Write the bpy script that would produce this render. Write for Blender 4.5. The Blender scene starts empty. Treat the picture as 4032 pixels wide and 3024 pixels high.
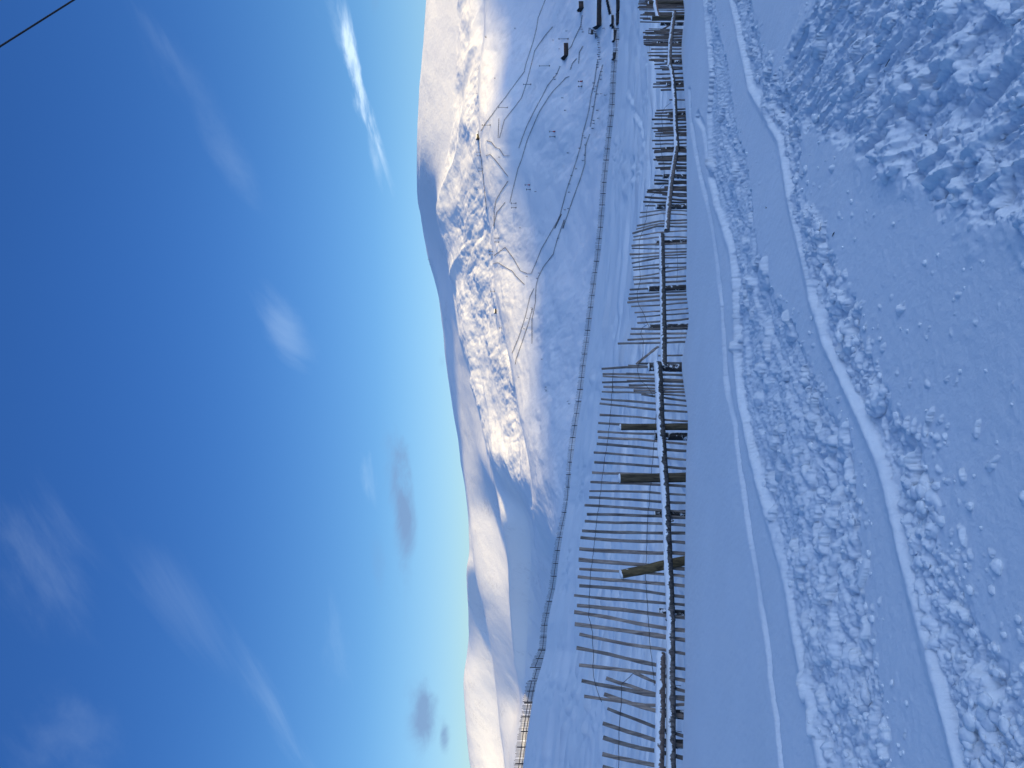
import bpy, bmesh, math, random
import numpy as np
from mathutils import Vector, Matrix

random.seed(7); rng = np.random.default_rng(7)
sc = bpy.context.scene
COL = sc.collection
F = 2912.0                      # focal length of the phone lens in photo pixels (4032 x 3024)

# ------------------------------------------------------------------ camera (held upright, the picture lies on its side)
cam_d = bpy.data.cameras.new('camera'); cam = bpy.data.objects.new('camera', cam_d); COL.objects.link(cam)
cam_d.sensor_fit = 'HORIZONTAL'; cam_d.sensor_width = 36.0; cam_d.lens = 36.0*F/4032
cam_d.clip_start = 0.05; cam_d.clip_end = 30000
# picture right = world down, picture up = world right, looking along +Y
cam.matrix_world = Matrix(((0, 1, 0, 0), (0, 0, -1, 0), (-1, 0, 0, 0), (0, 0, 0, 1)))
sc.camera = cam

# ------------------------------------------------------------------ sun, sky, exposure
SUN_EL = math.radians(9.0)
SUN_H = Vector((0.80, -0.60)).normalized()
TO_SUN = Vector((SUN_H.x*math.cos(SUN_EL), SUN_H.y*math.cos(SUN_EL), math.sin(SUN_EL)))
sun_d = bpy.data.lights.new('sun', 'SUN'); sun_d.energy = 3.8; sun_d.angle = math.radians(1.4); sun_d.color = (1.0, 0.73, 0.29)
sun = bpy.data.objects.new('sun', sun_d); COL.objects.link(sun)
sun.rotation_euler = TO_SUN.to_track_quat('Z', 'Y').to_euler()

world = bpy.data.worlds.new('World'); sc.world = world; world.use_nodes = True
wn = world.node_tree.nodes; wl = world.node_tree.links; wn.clear()

class NT:
    def __init__(s, tree): s.n = tree.nodes; s.l = tree.links
    def add(s, t, **kw):
        nd = s.n.new(t)
        for k, v in kw.items(): setattr(nd, k, v)
        return nd
    def inp(s, sock, v):
        if isinstance(v, bpy.types.NodeSocket): s.l.new(v, sock)
        elif v is not None: sock.default_value = v
    def math(s, op, a, b=None, c=None, clamp=False):
        nd = s.add('ShaderNodeMath', operation=op); nd.use_clamp = clamp
        s.inp(nd.inputs[0], a)
        if b is not None: s.inp(nd.inputs[1], b)
        if c is not None: s.inp(nd.inputs[2], c)
        return nd.outputs[0]
    def mix(s, f, a, b):
        nd = s.add('ShaderNodeMix', data_type='RGBA')
        s.inp(nd.inputs[0], f); s.inp(nd.inputs[6], a); s.inp(nd.inputs[7], b)
        return nd.outputs[2]
    def noise(s, vec, scale, detail=4, rough=0.55, dist=0.0):
        nd = s.add('ShaderNodeTexNoise'); s.inp(nd.inputs['Vector'], vec)
        nd.inputs['Scale'].default_value = scale; nd.inputs['Detail'].default_value = detail
        nd.inputs['Roughness'].default_value = rough; nd.inputs['Distortion'].default_value = dist
        return nd.outputs[0]
    def ramp(s, v, lo, hi, a=0.0, b=1.0, smooth=True):
        nd = s.add('ShaderNodeMapRange'); nd.interpolation_type = 'SMOOTHSTEP' if smooth else 'LINEAR'
        s.inp(nd.inputs[0], v)
        for i, q in enumerate((lo, hi, a, b)): nd.inputs[i+1].default_value = q
        return nd.outputs[0]

w = NT(world.node_tree)
sky = w.add('ShaderNodeTexSky', sky_type='NISHITA'); sky.sun_disc = False
sky.sun_elevation = SUN_EL; sky.sun_rotation = math.atan2(SUN_H.x, SUN_H.y)
sky.altitude = 900; sky.air_density = 1.0; sky.dust_density = 0.3; sky.ozone_density = 2.0
SKY_MUL = 0.83; SKY_GAMMA = 1.0; SKY_STRENGTH = 0.15
pre = w.add('ShaderNodeVectorMath', operation='SCALE'); w.l.new(sky.outputs[0], pre.inputs[0]); pre.inputs['Scale'].default_value = SKY_MUL
gm = w.add('ShaderNodeGamma'); w.l.new(pre.outputs[0], gm.inputs[0]); gm.inputs[1].default_value = SKY_GAMMA
geo0 = w.add('ShaderNodeTexCoord'); sep0 = w.add('ShaderNodeSeparateXYZ'); w.l.new(geo0.outputs['Generated'], sep0.inputs[0])
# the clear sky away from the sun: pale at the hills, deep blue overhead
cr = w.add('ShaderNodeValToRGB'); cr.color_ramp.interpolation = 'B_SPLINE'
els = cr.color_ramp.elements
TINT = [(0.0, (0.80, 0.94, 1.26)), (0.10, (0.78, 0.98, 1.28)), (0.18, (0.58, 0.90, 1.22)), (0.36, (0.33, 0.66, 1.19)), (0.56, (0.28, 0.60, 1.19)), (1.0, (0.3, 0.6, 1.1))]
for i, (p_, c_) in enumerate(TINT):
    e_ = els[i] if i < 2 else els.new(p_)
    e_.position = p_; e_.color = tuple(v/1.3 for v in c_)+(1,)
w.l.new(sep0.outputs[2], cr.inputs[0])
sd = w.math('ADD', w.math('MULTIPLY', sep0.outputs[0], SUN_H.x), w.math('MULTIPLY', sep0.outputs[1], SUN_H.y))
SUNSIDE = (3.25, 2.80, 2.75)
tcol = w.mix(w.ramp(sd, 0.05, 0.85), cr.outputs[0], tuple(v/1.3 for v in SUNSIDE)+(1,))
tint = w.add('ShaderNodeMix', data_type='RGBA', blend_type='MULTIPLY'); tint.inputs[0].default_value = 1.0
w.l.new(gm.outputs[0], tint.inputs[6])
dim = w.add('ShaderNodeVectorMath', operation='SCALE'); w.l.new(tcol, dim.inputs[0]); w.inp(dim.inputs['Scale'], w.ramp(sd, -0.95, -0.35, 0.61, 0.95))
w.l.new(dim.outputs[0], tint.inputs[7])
geo = w.add('ShaderNodeTexCoord'); sep = w.add('ShaderNodeSeparateXYZ'); w.l.new(geo.outputs['Generated'], sep.inputs[0])
dy = w.math('MAXIMUM', sep.outputs[1], 0.05)
cu = w.math('DIVIDE', sep.outputs[0], dy); cv = w.math('DIVIDE', sep.outputs[2], dy)      # bearing and height of a sky point
comb = w.add('ShaderNodeCombineXYZ'); w.l.new(cu, comb.inputs[0]); w.l.new(cv, comb.inputs[1])
def cloud(cx, cy, ax, ay, rot, amp, seed, nscale, stretch, lo=0.35, hi=0.75):
    """a wisp of cloud: an ellipse of sky (photo pixels) broken up by stretched noise"""
    U, V = (1512-cy)/F, (2016-cx)/F
    du = w.math('SUBTRACT', cu, U); dv = w.math('SUBTRACT', cv, V)
    c, s_ = math.cos(rot), math.sin(rot)
    p = w.math('ADD', w.math('MULTIPLY', du, c), w.math('MULTIPLY', dv, s_))
    q = w.math('SUBTRACT', w.math('MULTIPLY', dv, c), w.math('MULTIPLY', du, s_))
    cc = w.add('ShaderNodeCombineXYZ'); w.inp(cc.inputs[0], w.math('MULTIPLY', p, nscale/stretch)); w.inp(cc.inputs[1], w.math('MULTIPLY', q, nscale)); cc.inputs[2].default_value = seed
    e = w.math('ADD', w.math('POWER', w.math('ABSOLUTE', w.math('DIVIDE', p, ax/F)), 2.0), w.math('POWER', w.math('ABSOLUTE', w.math('DIVIDE', q, ay/F)), 2.0))
    m = w.math('POWER', 2.718, w.math('MULTIPLY', e, -2.2))
    raw = w.noise(cc.outputs[0], 1.0, 7, 0.62, 0.5)
    body = w.ramp(w.math('ADD', w.math('MULTIPLY', m, 0.8), w.math('MULTIPLY', w.math('SUBTRACT', raw, 0.5), 2.3)), lo+0.08, lo+0.85)
    return w.math('MULTIPLY', w.math('MULTIPLY', body, w.math('POWER', m, 0.6)), amp)
white = None
def acc(a, b): return b if a is None else w.math('ADD', a, b)
for args in [(1412, 300, 560, 72, math.radians(15), 1.35, 1.3, 26, 5, 0.25, 0.7),
             (1340, 150, 420, 60, math.radians(14), 0.22, 4.3, 16, 5),
             (1475, 620, 260, 40, math.radians(12), 0.35, 2.1, 22, 5),
             (1120, 1300, 330, 150, math.radians(25), 0.17, 3.7, 9, 2.5, 0.3, 0.8),
             (150, 2200, 620, 330, math.radians(35), 0.10, 5.5, 7, 2.5, 0.35, 0.8),
             (1440, 1880, 260, 70, math.radians(10), 0.26, 6.1, 20, 3, 0.3, 0.75),
             (1300, 2400, 700, 120, math.radians(8), 0.10, 7.9, 12, 4),
             (900, 600, 700, 160, math.radians(30), 0.09, 8.8, 7, 4),
             (720, 2350, 800, 240, math.radians(40), 0.075, 21.4, 9, 4, 0.3, 0.8),
             (1050, 2750, 600, 130, math.radians(30), 0.13, 23.4, 13, 4, 0.3, 0.8),
             (620, 150, 500, 120, math.radians(38), 0.10, 24.4, 11, 4, 0.3, 0.8),
             (300, 2950, 480, 480, math.radians(35), 0.09, 9.4, 6, 2.5)]:
    white = acc(white, cloud(*args))
grey = None
for args in [(1592, 1990, 420, 95, math.radians(3), 1.1, 11.3, 14, 2, 0.15, 0.6),
             (1490, 2250, 260, 60, math.radians(5), 0.16, 12.6, 14, 2, 0.3, 0.7),
             (1670, 2800, 330, 105, math.radians(-8), 0.9, 13.9, 15, 2, 0.25, 0.6),
             (1748, 2890, 130, 40, math.radians(0), 0.8, 15.2, 18, 2, 0.2, 0.5),
             (1740, 1420, 70, 30, math.radians(0), 0.25, 16.2, 18, 2, 0.2, 0.5),
             (1480, 20, 120, 60, math.radians(0), 0.22, 17.2, 14, 2, 0.2, 0.6)]:
    grey = acc(grey, cloud(*args))
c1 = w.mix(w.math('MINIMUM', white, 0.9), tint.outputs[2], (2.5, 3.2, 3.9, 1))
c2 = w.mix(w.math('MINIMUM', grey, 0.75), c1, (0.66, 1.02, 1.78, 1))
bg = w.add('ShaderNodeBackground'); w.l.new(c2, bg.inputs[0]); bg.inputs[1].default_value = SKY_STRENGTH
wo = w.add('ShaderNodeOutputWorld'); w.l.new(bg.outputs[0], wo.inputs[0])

sc.view_settings.view_transform = 'Standard'; sc.view_settings.look = 'None'
sc.view_settings.exposure = 1.08; sc.view_settings.gamma = 1.0
sc.cycles.use_denoising = True; sc.cycles.max_bounces = 5; sc.cycles.diffuse_bounces = 3

# ------------------------------------------------------------------ tags
def tag(o, label=None, cat=None, group=None, kind=None):
    if label: o['label'] = label
    if cat: o['category'] = cat
    if group: o['group'] = group
    if kind: o['kind'] = kind
    return o
def empty(name, loc=(0, 0, 0), rz=0.0):
    o = bpy.data.objects.new(name, None); COL.objects.link(o); o.location = loc; o.rotation_euler[2] = rz; o.empty_display_size = 0.2
    return o

# ------------------------------------------------------------------ materials
def new_mat(name):
    m = bpy.data.materials.new(name); m.use_nodes = True; t = NT(m.node_tree)
    b = m.node_tree.nodes['Principled BSDF']
    return m, t, b
def snow_mat(name, base, bumps, rough=0.6):
    """bumps: (scale, distance, detail, strength) layers of small relief"""
    m, t, b = new_mat(name)
    tc = t.add('ShaderNodeTexCoord').outputs['Object']
    b.inputs['Roughness'].default_value = rough
    b.inputs['Specular IOR Level'].default_value = 0.25
    v = t.noise(tc, bumps[0][0]*0.13, 3)
    t.inp(b.inputs['Base Color'], t.mix(t.ramp(v, 0.3, 0.7), tuple(c*0.965 for c in base)+(1,), base+(1,)))
    prev = None
    for scale, dist, det, st in bumps:
        bp = t.add('ShaderNodeBump'); bp.inputs['Distance'].default_value = dist; bp.inputs['Strength'].default_value = st
        t.l.new(t.noise(tc, scale, det, 0.6), bp.inputs['Height'])
        if prev is not None: t.l.new(prev, bp.inputs['Normal'])
        prev = bp.outputs[0]
    t.l.new(prev, b.inputs['Normal'])
    return m
SNOW = (0.86, 0.875, 0.90)
M_near = snow_mat('trodden snow', SNOW, [(9, 0.02, 4, 0.35), (90, 0.004, 3, 0.55)])
M_mid = snow_mat('piste snow', SNOW, [(1.2, 0.05, 4, 0.4), (9, 0.012, 3, 0.4)])
def thin_cover(m):
    t = NT(m.node_tree); b = m.node_tree.nodes['Principled BSDF']; src = b.inputs['Base Color'].links[0].from_socket
    tc = t.add('ShaderNodeTexCoord').outputs['Object']
    mp = t.add('ShaderNodeMapping'); t.l.new(tc, mp.inputs[0]); mp.inputs['Scale'].default_value = (1, 0.35, 1); mp.inputs['Rotation'].default_value = (0, 0, 0.5)
    k = t.math('MULTIPLY', t.ramp(t.noise(mp.outputs[0], 0.012, 7, 0.65, 0.5), 0.5, 0.68), t.ramp(t.noise(tc, 0.12, 5, 0.7), 0.45, 0.6))
    t.inp(b.inputs['Base Color'], t.mix(t.math('MULTIPLY', k, 0.5), src, (0.52, 0.54, 0.58, 1)))
    return m
M_far = snow_mat('mountain snow', SNOW, [(0.035, 3.0, 6, 0.45), (0.2, 0.8, 4, 0.5)])
M_lump = snow_mat('snow lump', SNOW, [(35, 0.01, 4, 0.5), (150, 0.003, 3, 0.5)])

def wood_mat(name, dark, light, snow_amt, moss=None, scale=(30, 30, 3), ice=0.55):
    m, t, b = new_mat(name)
    tc = t.add('ShaderNodeTexCoord').outputs['Object']
    mp = t.add('ShaderNodeMapping'); t.l.new(tc, mp.inputs[0]); mp.inputs['Scale'].default_value = scale
    g = t.noise(mp.outputs[0], 1.0, 5, 0.65, 0.6)
    info = t.add('ShaderNodeObjectInfo').outputs['Random']
    col = t.mix(t.ramp(g, 0.28, 0.72), dark+(1,), light+(1,))
    hv = t.add('ShaderNodeHueSaturation'); t.l.new(col, hv.inputs['Color']); t.inp(hv.inputs['Value'], t.math('MULTIPLY_ADD', info, 0.7, 0.65))
    t.inp(hv.inputs['Saturation'], t.math('MULTIPLY_ADD', info, 0.6, 0.6))
    col = hv.outputs[0]
    if moss: col = t.mix(t.ramp(t.noise(tc, 6, 3), 0.45, 0.65), col, moss+(1,))
    if snow_amt > 0:     # rime and snow plastered on the upper and weather side
        ge = t.add('ShaderNodeNewGeometry'); sp = t.add('ShaderNodeSeparateXYZ'); t.l.new(ge.outputs['Normal'], sp.inputs[0])
        up = t.math('ADD', t.math('MULTIPLY', sp.outputs[2], 0.55), t.math('MULTIPLY', t.noise(tc, 11, 5, 0.7), 1.25))
        msk = t.ramp(up, 1.18-snow_amt, 1.28-snow_amt)
        col = t.mix(msk, col, (0.80, 0.82, 0.86, 1))
    t.inp(b.inputs['Base Color'], col); b.inputs['Roughness'].default_value = 0.85; b.inputs['Specular IOR Level'].default_value = 0.2
    bp = t.add('ShaderNodeBump'); bp.inputs['Distance'].default_value = 0.004; bp.inputs['Strength'].default_value = 0.7
    t.l.new(g, bp.inputs['Height']); t.l.new(bp.outputs[0], b.inputs['Normal'])
    return m
M_slat = wood_mat('grey split chestnut', (0.10, 0.084, 0.078), (0.34, 0.28, 0.24), 0.0)
M_slatdark = wood_mat('contrast darkened chestnut', (0.035, 0.03, 0.03), (0.15, 0.125, 0.11), 0.0)  # same chestnut, contrast at the fence's right end darkened into its colour
M_post = wood_mat('brown round post', (0.04, 0.031, 0.02), (0.165, 0.122, 0.068), 0.30)
M_postdark = wood_mat('dark post wood', (0.022, 0.02, 0.022), (0.085, 0.072, 0.065), 0.5)  # darker wood tone for the posts set behind the fence line
M_rail = wood_mat('frosted grey log', (0.025, 0.023, 0.024), (0.17, 0.155, 0.15), 0.46)
M_railpink = wood_mat('frosted pale log', (0.10, 0.06, 0.045), (0.28, 0.19, 0.15), 0.56)
M_railbare = wood_mat('bare grey log', (0.05, 0.045, 0.045), (0.22, 0.19, 0.17), 0.36)
def plain(name, col, rough=0.6, metal=0.0, var=0.25, scale=3.0):
    m, t, b = new_mat(name)
    tc = t.add('ShaderNodeTexCoord').outputs['Object']
    t.inp(b.inputs['Base Color'], t.mix(t.noise(tc, scale, 4), tuple(c*(1-var) for c in col)+(1,), tuple(min(1, c*(1+var)) for c in col)+(1,)))
    b.inputs['Roughness'].default_value = rough; b.inputs['Metallic'].default_value = metal
    return m
M_wire = plain('rusty wire', (0.035, 0.03, 0.03), 0.6, 0.4)
M_cable = plain('steel cable', (0.012, 0.012, 0.016), 0.5, 0.3)
M_farwood = plain('distant fence wood', (0.06, 0.052, 0.05), 0.9)
M_pisteft = plain('piste fence wood', (0.09, 0.082, 0.078), 0.9)
M_steel = plain('lift steel', (0.05, 0.055, 0.06), 0.5, 0.3)
M_red = plain('red padding', (0.45, 0.03, 0.03), 0.7)
M_dark = plain('dark cladding', (0.02, 0.018, 0.018), 0.8)
M_brown = plain('timber cladding', (0.05, 0.032, 0.02), 0.8)
M_roof = snow_mat('roof snow', SNOW, [(0.5, 0.1, 3, 0.4)])
M_glass = plain('window glass', (0.05, 0.06, 0.08), 0.15)
M_cloth = plain('dark ski clothing', (0.02, 0.022, 0.035), 0.8)
M_clothred = plain('red ski clothing', (0.30, 0.03, 0.03), 0.8)
M_car = plain('dark car paint', (0.015, 0.017, 0.022), 0.3)
M_tyre = plain('tyre rubber', (0.01, 0.01, 0.01), 0.9)

# ------------------------------------------------------------------ noise
def _h(ix, iy, seed):
    n = (ix.astype(np.int64)*374761393 + iy.astype(np.int64)*668265263 + seed*1442695041) & 0x7fffffff
    n = ((n ^ (n >> 13))*1274126177) & 0x7fffffff
    return ((n ^ (n >> 16)) & 0xffff)/65535.0
def vnoise(x, y, seed=0):
    ix = np.floor(x); iy = np.floor(y); fx = x-ix; fy = y-iy
    fx = fx*fx*fx*(fx*(fx*6-15)+10); fy = fy*fy*fy*(fy*(fy*6-15)+10)
    a = _h(ix, iy, seed); b = _h(ix+1, iy, seed); c = _h(ix, iy+1, seed); d = _h(ix+1, iy+1, seed)
    return (a+(b-a)*fx+(c-a)*fy+(a-b-c+d)*fx*fy)*2-1
def fbm(x, y, octv=4, seed=0, gain=0.5, lac=2.03):
    s = np.zeros_like(x); a = 1.0; f = 1.0; t = 0
    ca, sa = math.cos(0.6), math.sin(0.6)
    for o in range(octv):
        s += a*vnoise(x*f, y*f, seed+o*17); t += a; a *= gain; f *= lac
        x, y = ca*x-sa*y, sa*x+ca*y
    return s/t
def sstep(a, b, x):
    t = np.clip((x-a)/(b-a), 0, 1); return t*t*(3-2*t)
def gsmooth(v, sig):
    if sig <= 0: return v
    r = int(3*sig)+1; k = np.exp(-0.5*(np.arange(-r, r+1)/sig)**2); k /= k.sum()
    return np.convolve(np.pad(v, r, mode='edge'), k, mode='valid')

def mesh_obj(name, verts, faces, mat, parent=None, smooth=True):
    me = bpy.data.meshes.new(name)
    if isinstance(faces, np.ndarray):
        V = np.asarray(verts, dtype=np.float32); n = len(faces); k = faces.shape[1]
        me.vertices.add(len(V)); me.vertices.foreach_set('co', V.ravel())
        me.loops.add(n*k); me.loops.foreach_set('vertex_index', faces.astype(np.int32).ravel())
        me.polygons.add(n); me.polygons.foreach_set('loop_start', np.arange(0, n*k, k, dtype=np.int32))
        me.update(calc_edges=True)
    else:
        me.from_pydata([tuple(v) for v in verts], [], faces); me.update()
    me.polygons.foreach_set('use_smooth', np.full(len(me.polygons), smooth))
    if isinstance(mat, (list, tuple)):
        for q in mat: me.materials.append(q)
    else: me.materials.append(mat)
    o = bpy.data.objects.new(name, me); COL.objects.link(o)
    if parent is not None: o.parent = parent
    return o
def grid_obj(name, X, Y, Z, mat):
    r, c = X.shape
    i = np.arange(r*c).reshape(r, c)
    f = np.stack([i[:-1, :-1], i[:-1, 1:], i[1:, 1:], i[1:, :-1]], -1).reshape(-1, 4)
    return mesh_obj(name, np.stack([X, Y, Z], -1).reshape(-1, 3), f, mat)

# ------------------------------------------------------------------ terrain, measured off the photograph as bearings and heights
yc = np.concatenate([np.arange(-1100, -70, 45.0), np.arange(-70, 3095, 3.4), np.arange(3100, 4130, 45.0)])
U = (1512-yc)/F; NC = len(yc)
def line(pts, sig=6):
    p = sorted((b, a) for a, b in pts)
    v = np.interp(yc, [q[0] for q in p], [q[1] for q in p])
    fine = (yc > -75) & (yc < 3100)
    v[fine] = gsmooth(v[fine], sig)
    return v
def prof(*pts):
    v = np.interp(yc, [q[0] for q in pts], [q[1] for q in pts])
    fine = (yc > -75) & (yc < 3100)
    v[fine] = gsmooth(v[fine], 30)
    return v
crest_x = line([(2688, -500), (2688, 0), (2700, 50), (2690, 100), (2682, 200), (2693, 330), (2704, 500), (2704, 700), (2706, 900), (2701, 1150), (2716, 1250), (2706, 1310), (2682, 1430),
                (2690, 1500), (2706, 1600), (2711, 1680), (2703, 1760), (2701, 1900), (2699, 2100), (2696, 2300), (2699, 2600), (2698, 2720), (2692, 2850), (2689, 3024), (2688, 3600)], 8)
brow_x = line([(2446, -900), (2441, 0), (2438, 163), (2427, 271), (2419, 434), (2406, 543), (2389, 705), (2377, 860), (2362, 1015), (2346, 1125), (2332, 1233), (2319, 1342), (2304, 1450), (2292, 1560),
               (2274, 1665), (2259, 1771), (2251, 1880), (2240, 1990), (2229, 2040), (2216, 2097), (2199, 2205), (2186, 2313), (2167, 2395), (2156, 2449), (2148, 2558), (2134, 2612), (2118, 2666),
               (2104, 2720), (2094, 2775), (2085, 2830), (2069, 2937), (2058, 3024), (1960, 4100)], 3)
sky_x = line([(1690, -900), (1679, 0), (1670, 163), (1653, 350), (1642, 540), (1641, 705), (1648, 800), (1660, 870), (1670, 910), (1687, 1015), (1714, 1100), (1727, 1150), (1738, 1220), (1749, 1315), (1755, 1400),
              (1763, 1470), (1779, 1560), (1790, 1640), (1803, 1710), (1809, 1760), (1813, 1825), (1825, 1880), (1836, 1935), (1839, 1990), (1845, 2045), (1847, 2120), (1849, 2180), (1838, 2230), (1836, 2270), (1841, 2340),
              (1845, 2400), (1847, 2500), (1841, 2560), (1836, 2596), (1828, 2640), (1824, 2690), (1828, 2748), (1833, 2830), (1839, 2910), (1847, 2990), (1854, 3024), (1900, 3600)], 3)
C_x = line([(1915, -900), (1908, 0), (1905, 135), (1888, 270), (1884, 400), (1887, 490), (1893, 560), (1902, 650), (1917, 800), (1936, 963), (1944, 1044), (1949, 1153), (1969, 1250), (1985, 1315), (2007, 1424),
            (2029, 1532), (2046, 1641), (2067, 1733), (2080, 1804), (2094, 1896), (2099, 1961), (2106, 2043), (2130, 2120), (2175, 2200), (2200, 2300), (2190, 2400), (2180, 2500), (2150, 2700), (2110, 3024), (2050, 4100)], 5)
B_x = line([(1800, -900), (1800, 0), (1790, 300), (1765, 600), (1722, 800), (1718, 827), (1730, 908), (1749, 979), (1763, 1033), (1779, 1125), (1790, 1207), (1803, 1304), (1822, 1397), (1844, 1451), (1860, 1532), (1882, 1614),
            (1898, 1695), (1925, 1793), (1985, 1904), (2060, 1990), (2085, 2050), (2095, 2150), (2090, 2300), (2080, 2500), (2060, 2800), (2040, 3024), (2000, 4100)], 5)
D_x = line([(1700, -900), (1688, 0), (1664, 300), (1650, 705), (1658, 800), (1680, 910), (1722, 1100), (1758, 1315), (1771, 1470), (1798, 1640), (1820, 1760), (1832, 1880), (1846, 1990), (1850, 2045), (1856, 2120), (1867, 2232),
            (1878, 2295), (1893, 2357), (1907, 2395), (1915, 2450), (1925, 2504), (1939, 2585), (1947, 2666), (1957, 2737), (1961, 2802), (1968, 2870), (1980, 2950), (1988, 3024), (2020, 3600)], 4)
rho = lambda x: (2016-x)/F
rc, rb, rs, rC, rB, rD = map(rho, (crest_x, brow_x, sky_x, C_x, B_x, D_x))

def plane_Y(r): return 1.55/np.maximum(-r-0.106*U-0.102, 0.03)
def fence_d(u): return (8.7+12.3*(8.7*u+4.5)/(15.4-12.3*u))*1.03

# --- near field: from under the feet to the drift crest before the fence
nx = 455
rows = []
x_top = crest_x
tt = np.concatenate([np.linspace(0, 1, nx), 1+np.geomspace(0.01, 3.2, 22)])
XP = x_top[None, :] + (4120-x_top)[None, :]*tt[:, None]        # photo rows of the undisturbed surface
R = rho(XP)
Yn = 1.55/np.maximum(-R-0.106*U[None, :]-0.102, 0.03)
Xn = U[None, :]*Yn
Zn = R*Yn
def ground_pt(x, y):
    u = (1512-y)/F; r = (2016-x)/F
    Y = 1.55/max(-r-0.106*u-0.102, 0.03)
    return u*Y, Y, r*Y
# hollow and swell
Zn += 0.035*fbm(Xn*0.5, Yn*0.5, 3, 3) * sstep(1.6, 3.0, Yn) * sstep(0, .12, tt)[:, None]
def sdist(P, X, Y):
    """signed distance (m) to a polyline given in photo pixels; + on the viewer's side"""
    pts = [ground_pt(*p)[:2] for p in P]
    best = np.full(X.shape, 1e9)
    for (ax, ay), (bx, by) in zip(pts[:-1], pts[1:]):
        ex, ey = bx-ax, by-ay; L = ex*ex+ey*ey
        t = np.clip(((X-ax)*ex+(Y-ay)*ey)/L, 0, 1)
        dx = X-ax-t*ex; dy_ = Y-ay-t*ey
        best = np.minimum(best, dx*dx+dy_*dy_)
    side = np.interp(yc, [p[1] for p in P], [p[0] for p in P])
    return np.sqrt(best)*np.where(XP > side[None, :], 1.0, -1.0)
A_far = [(2765, -60), (2770, 0), (2785, 150), (2800, 300), (2790, 450), (2795, 600), (2795, 700), (2814, 790), (2839, 862), (2857, 928), (2881, 1000), (2893, 1120), (2893, 1270), (2893, 1420), (2908, 1530), (2923, 1615),
         (2941, 1705), (2965, 1814), (2977, 1874), (3001, 1965), (3014, 2024), (3038, 2114), (3074, 2235), (3098, 2355), (3128, 2506), (3158, 2657), (3188, 2790), (3212, 2928), (3235, 3050), (3270, 3300)]
A_near = [(2812, -60), (2815, 0), (2830, 120), (2872, 271), (2881, 362), (2899, 512), (2929, 603), (2953, 754), (2971, 874), (2989, 995), (3001, 1030), (3032, 1133), (3062, 1200), (3122, 1300), (3158, 1410), (3200, 1500),
          (3243, 1573), (3291, 1663), (3345, 1772), (3340, 1844), (3351, 1965), (3375, 2054), (3381, 2175), (3393, 2325), (3399, 2446), (3411, 2536), (3436, 2627), (3472, 2747), (3484, 2868), (3500, 3050), (3530, 3300)]
T3 = [(2712, 362), (2718, 482), (2736, 603), (2754, 693), (2778, 784), (2802, 904), (2815, 1000), (2830, 1120), (2842, 1200), (2845, 1300), (2850, 1390), (2852, 1480), (2862, 1560), (2892, 1670), (2903, 1784), (2914, 1874),
      (2929, 1995), (2936, 2060), (2949, 2150), (2966, 2265), (2983, 2398), (3008, 2537), (3026, 2687), (3050, 2838), (3072, 3040), (3110, 3300)]
T2 = [(2742, 470), (2766, 512), (2781, 603), (2790, 693), (2812, 790)]
T1 = [(2870, -60), (2880, 0), (2917, 182), (2953, 346), (2990, 419), (3063, 547), (3085, 693), (3099, 784), (3136, 948), (3181, 1167), (3236, 1349), (3281, 1440), (3345, 1586), (3409, 1732), (3455, 1841), (3500, 2005),
      (3537, 2151), (3591, 2352), (3646, 2534), (3701, 2716), (3755, 2899), (3790, 3050), (3860, 3300)]
B_near = [(2950, -60), (2959, 0), (3008, 199), (3062, 320), (3122, 422), (3146, 573), (3134, 712), (3200, 814), (3225, 905), (3249, 995), (3309, 1120), (3375, 1253), (3375, 1338), (3411, 1482), (3472, 1543), (3502, 1633),
          (3544, 1693), (3586, 1772), (3622, 1844), (3640, 1935), (3695, 2175), (3737, 2265), (3815, 2386), (3845, 2506), (3966, 2747), (4026, 2928), (4070, 3050), (4180, 3300)]
RUB = [(3260, -120), (3212, 0), (3122, 150), (3074, 301), (3110, 422), (3158, 512), (3273, 543), (3424, 663), (3600, 700), (3660, 800), (3750, 860), (3876, 895), (3960, 910), (4060, 930), (4300, 1100)]
wob = 0.03*fbm(Xn*6, Yn*6, 3, 21)+0.015*fbm(Xn*22, Yn*22, 2, 22)
sAf = sdist(A_far, Xn, Yn)+wob*0.6; sAn = sdist(A_near, Xn, Yn)+wob*2.2
sBf = sdist(T1, Xn, Yn)+wob*0.35; sBn = sdist(B_near, Xn, Yn)+wob*2.4
s3 = sdist(T3, Xn, Yn)+wob*0.55; s2 = sdist(T2, Xn, Yn); sR = sdist(RUB, Xn, Yn)+wob*2.5
# metres of trench wall grow a little with distance so that far ruts keep their soft shoulders
wl_ = (0.013+0.0026*Yn)*(1+0.5*fbm(Xn*1.3, Yn*1.3, 3, 23))
trA = sstep(-0.01, wl_, sAf)*sstep(0.02, -0.05, sAn)
trB = sstep(-0.01, wl_*1.15, sBf)*sstep(0.05, -0.10, sBn)
rub = sstep(-0.02, 0.08, sR)
brk = sstep(0.12, 0.28, fbm(Xn*0.9+3, Yn*0.9, 2, 33)+0.38)       # ruts filled in here and there
Zn -= 0.055*trA*(0.35+0.65*sstep(-0.35, 0.05, fbm(Xn*1.1+9, Yn*1.1, 2, 34)))
Zn -= 0.048*trB*(0.1+0.9*brk)
Zn += 0.018*np.exp(-(sBf/0.05)**2)*(sBf < 0.02) + 0.016*np.exp(-((sAf+0.03)/0.05)**2)
w3 = (0.030+0.0026*Yn)*(1+0.45*fbm(Xn*1.7, Yn*1.7, 3, 24))
Zn -= 0.046*(sstep(-w3*0.4, w3*0.5, s3)*sstep(w3*2.4, w3*1.2, s3))*(0.4+0.6*sstep(-0.3, 0.1, fbm(Xn*0.7, Yn*0.7, 2, 44)+0.2))
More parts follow.
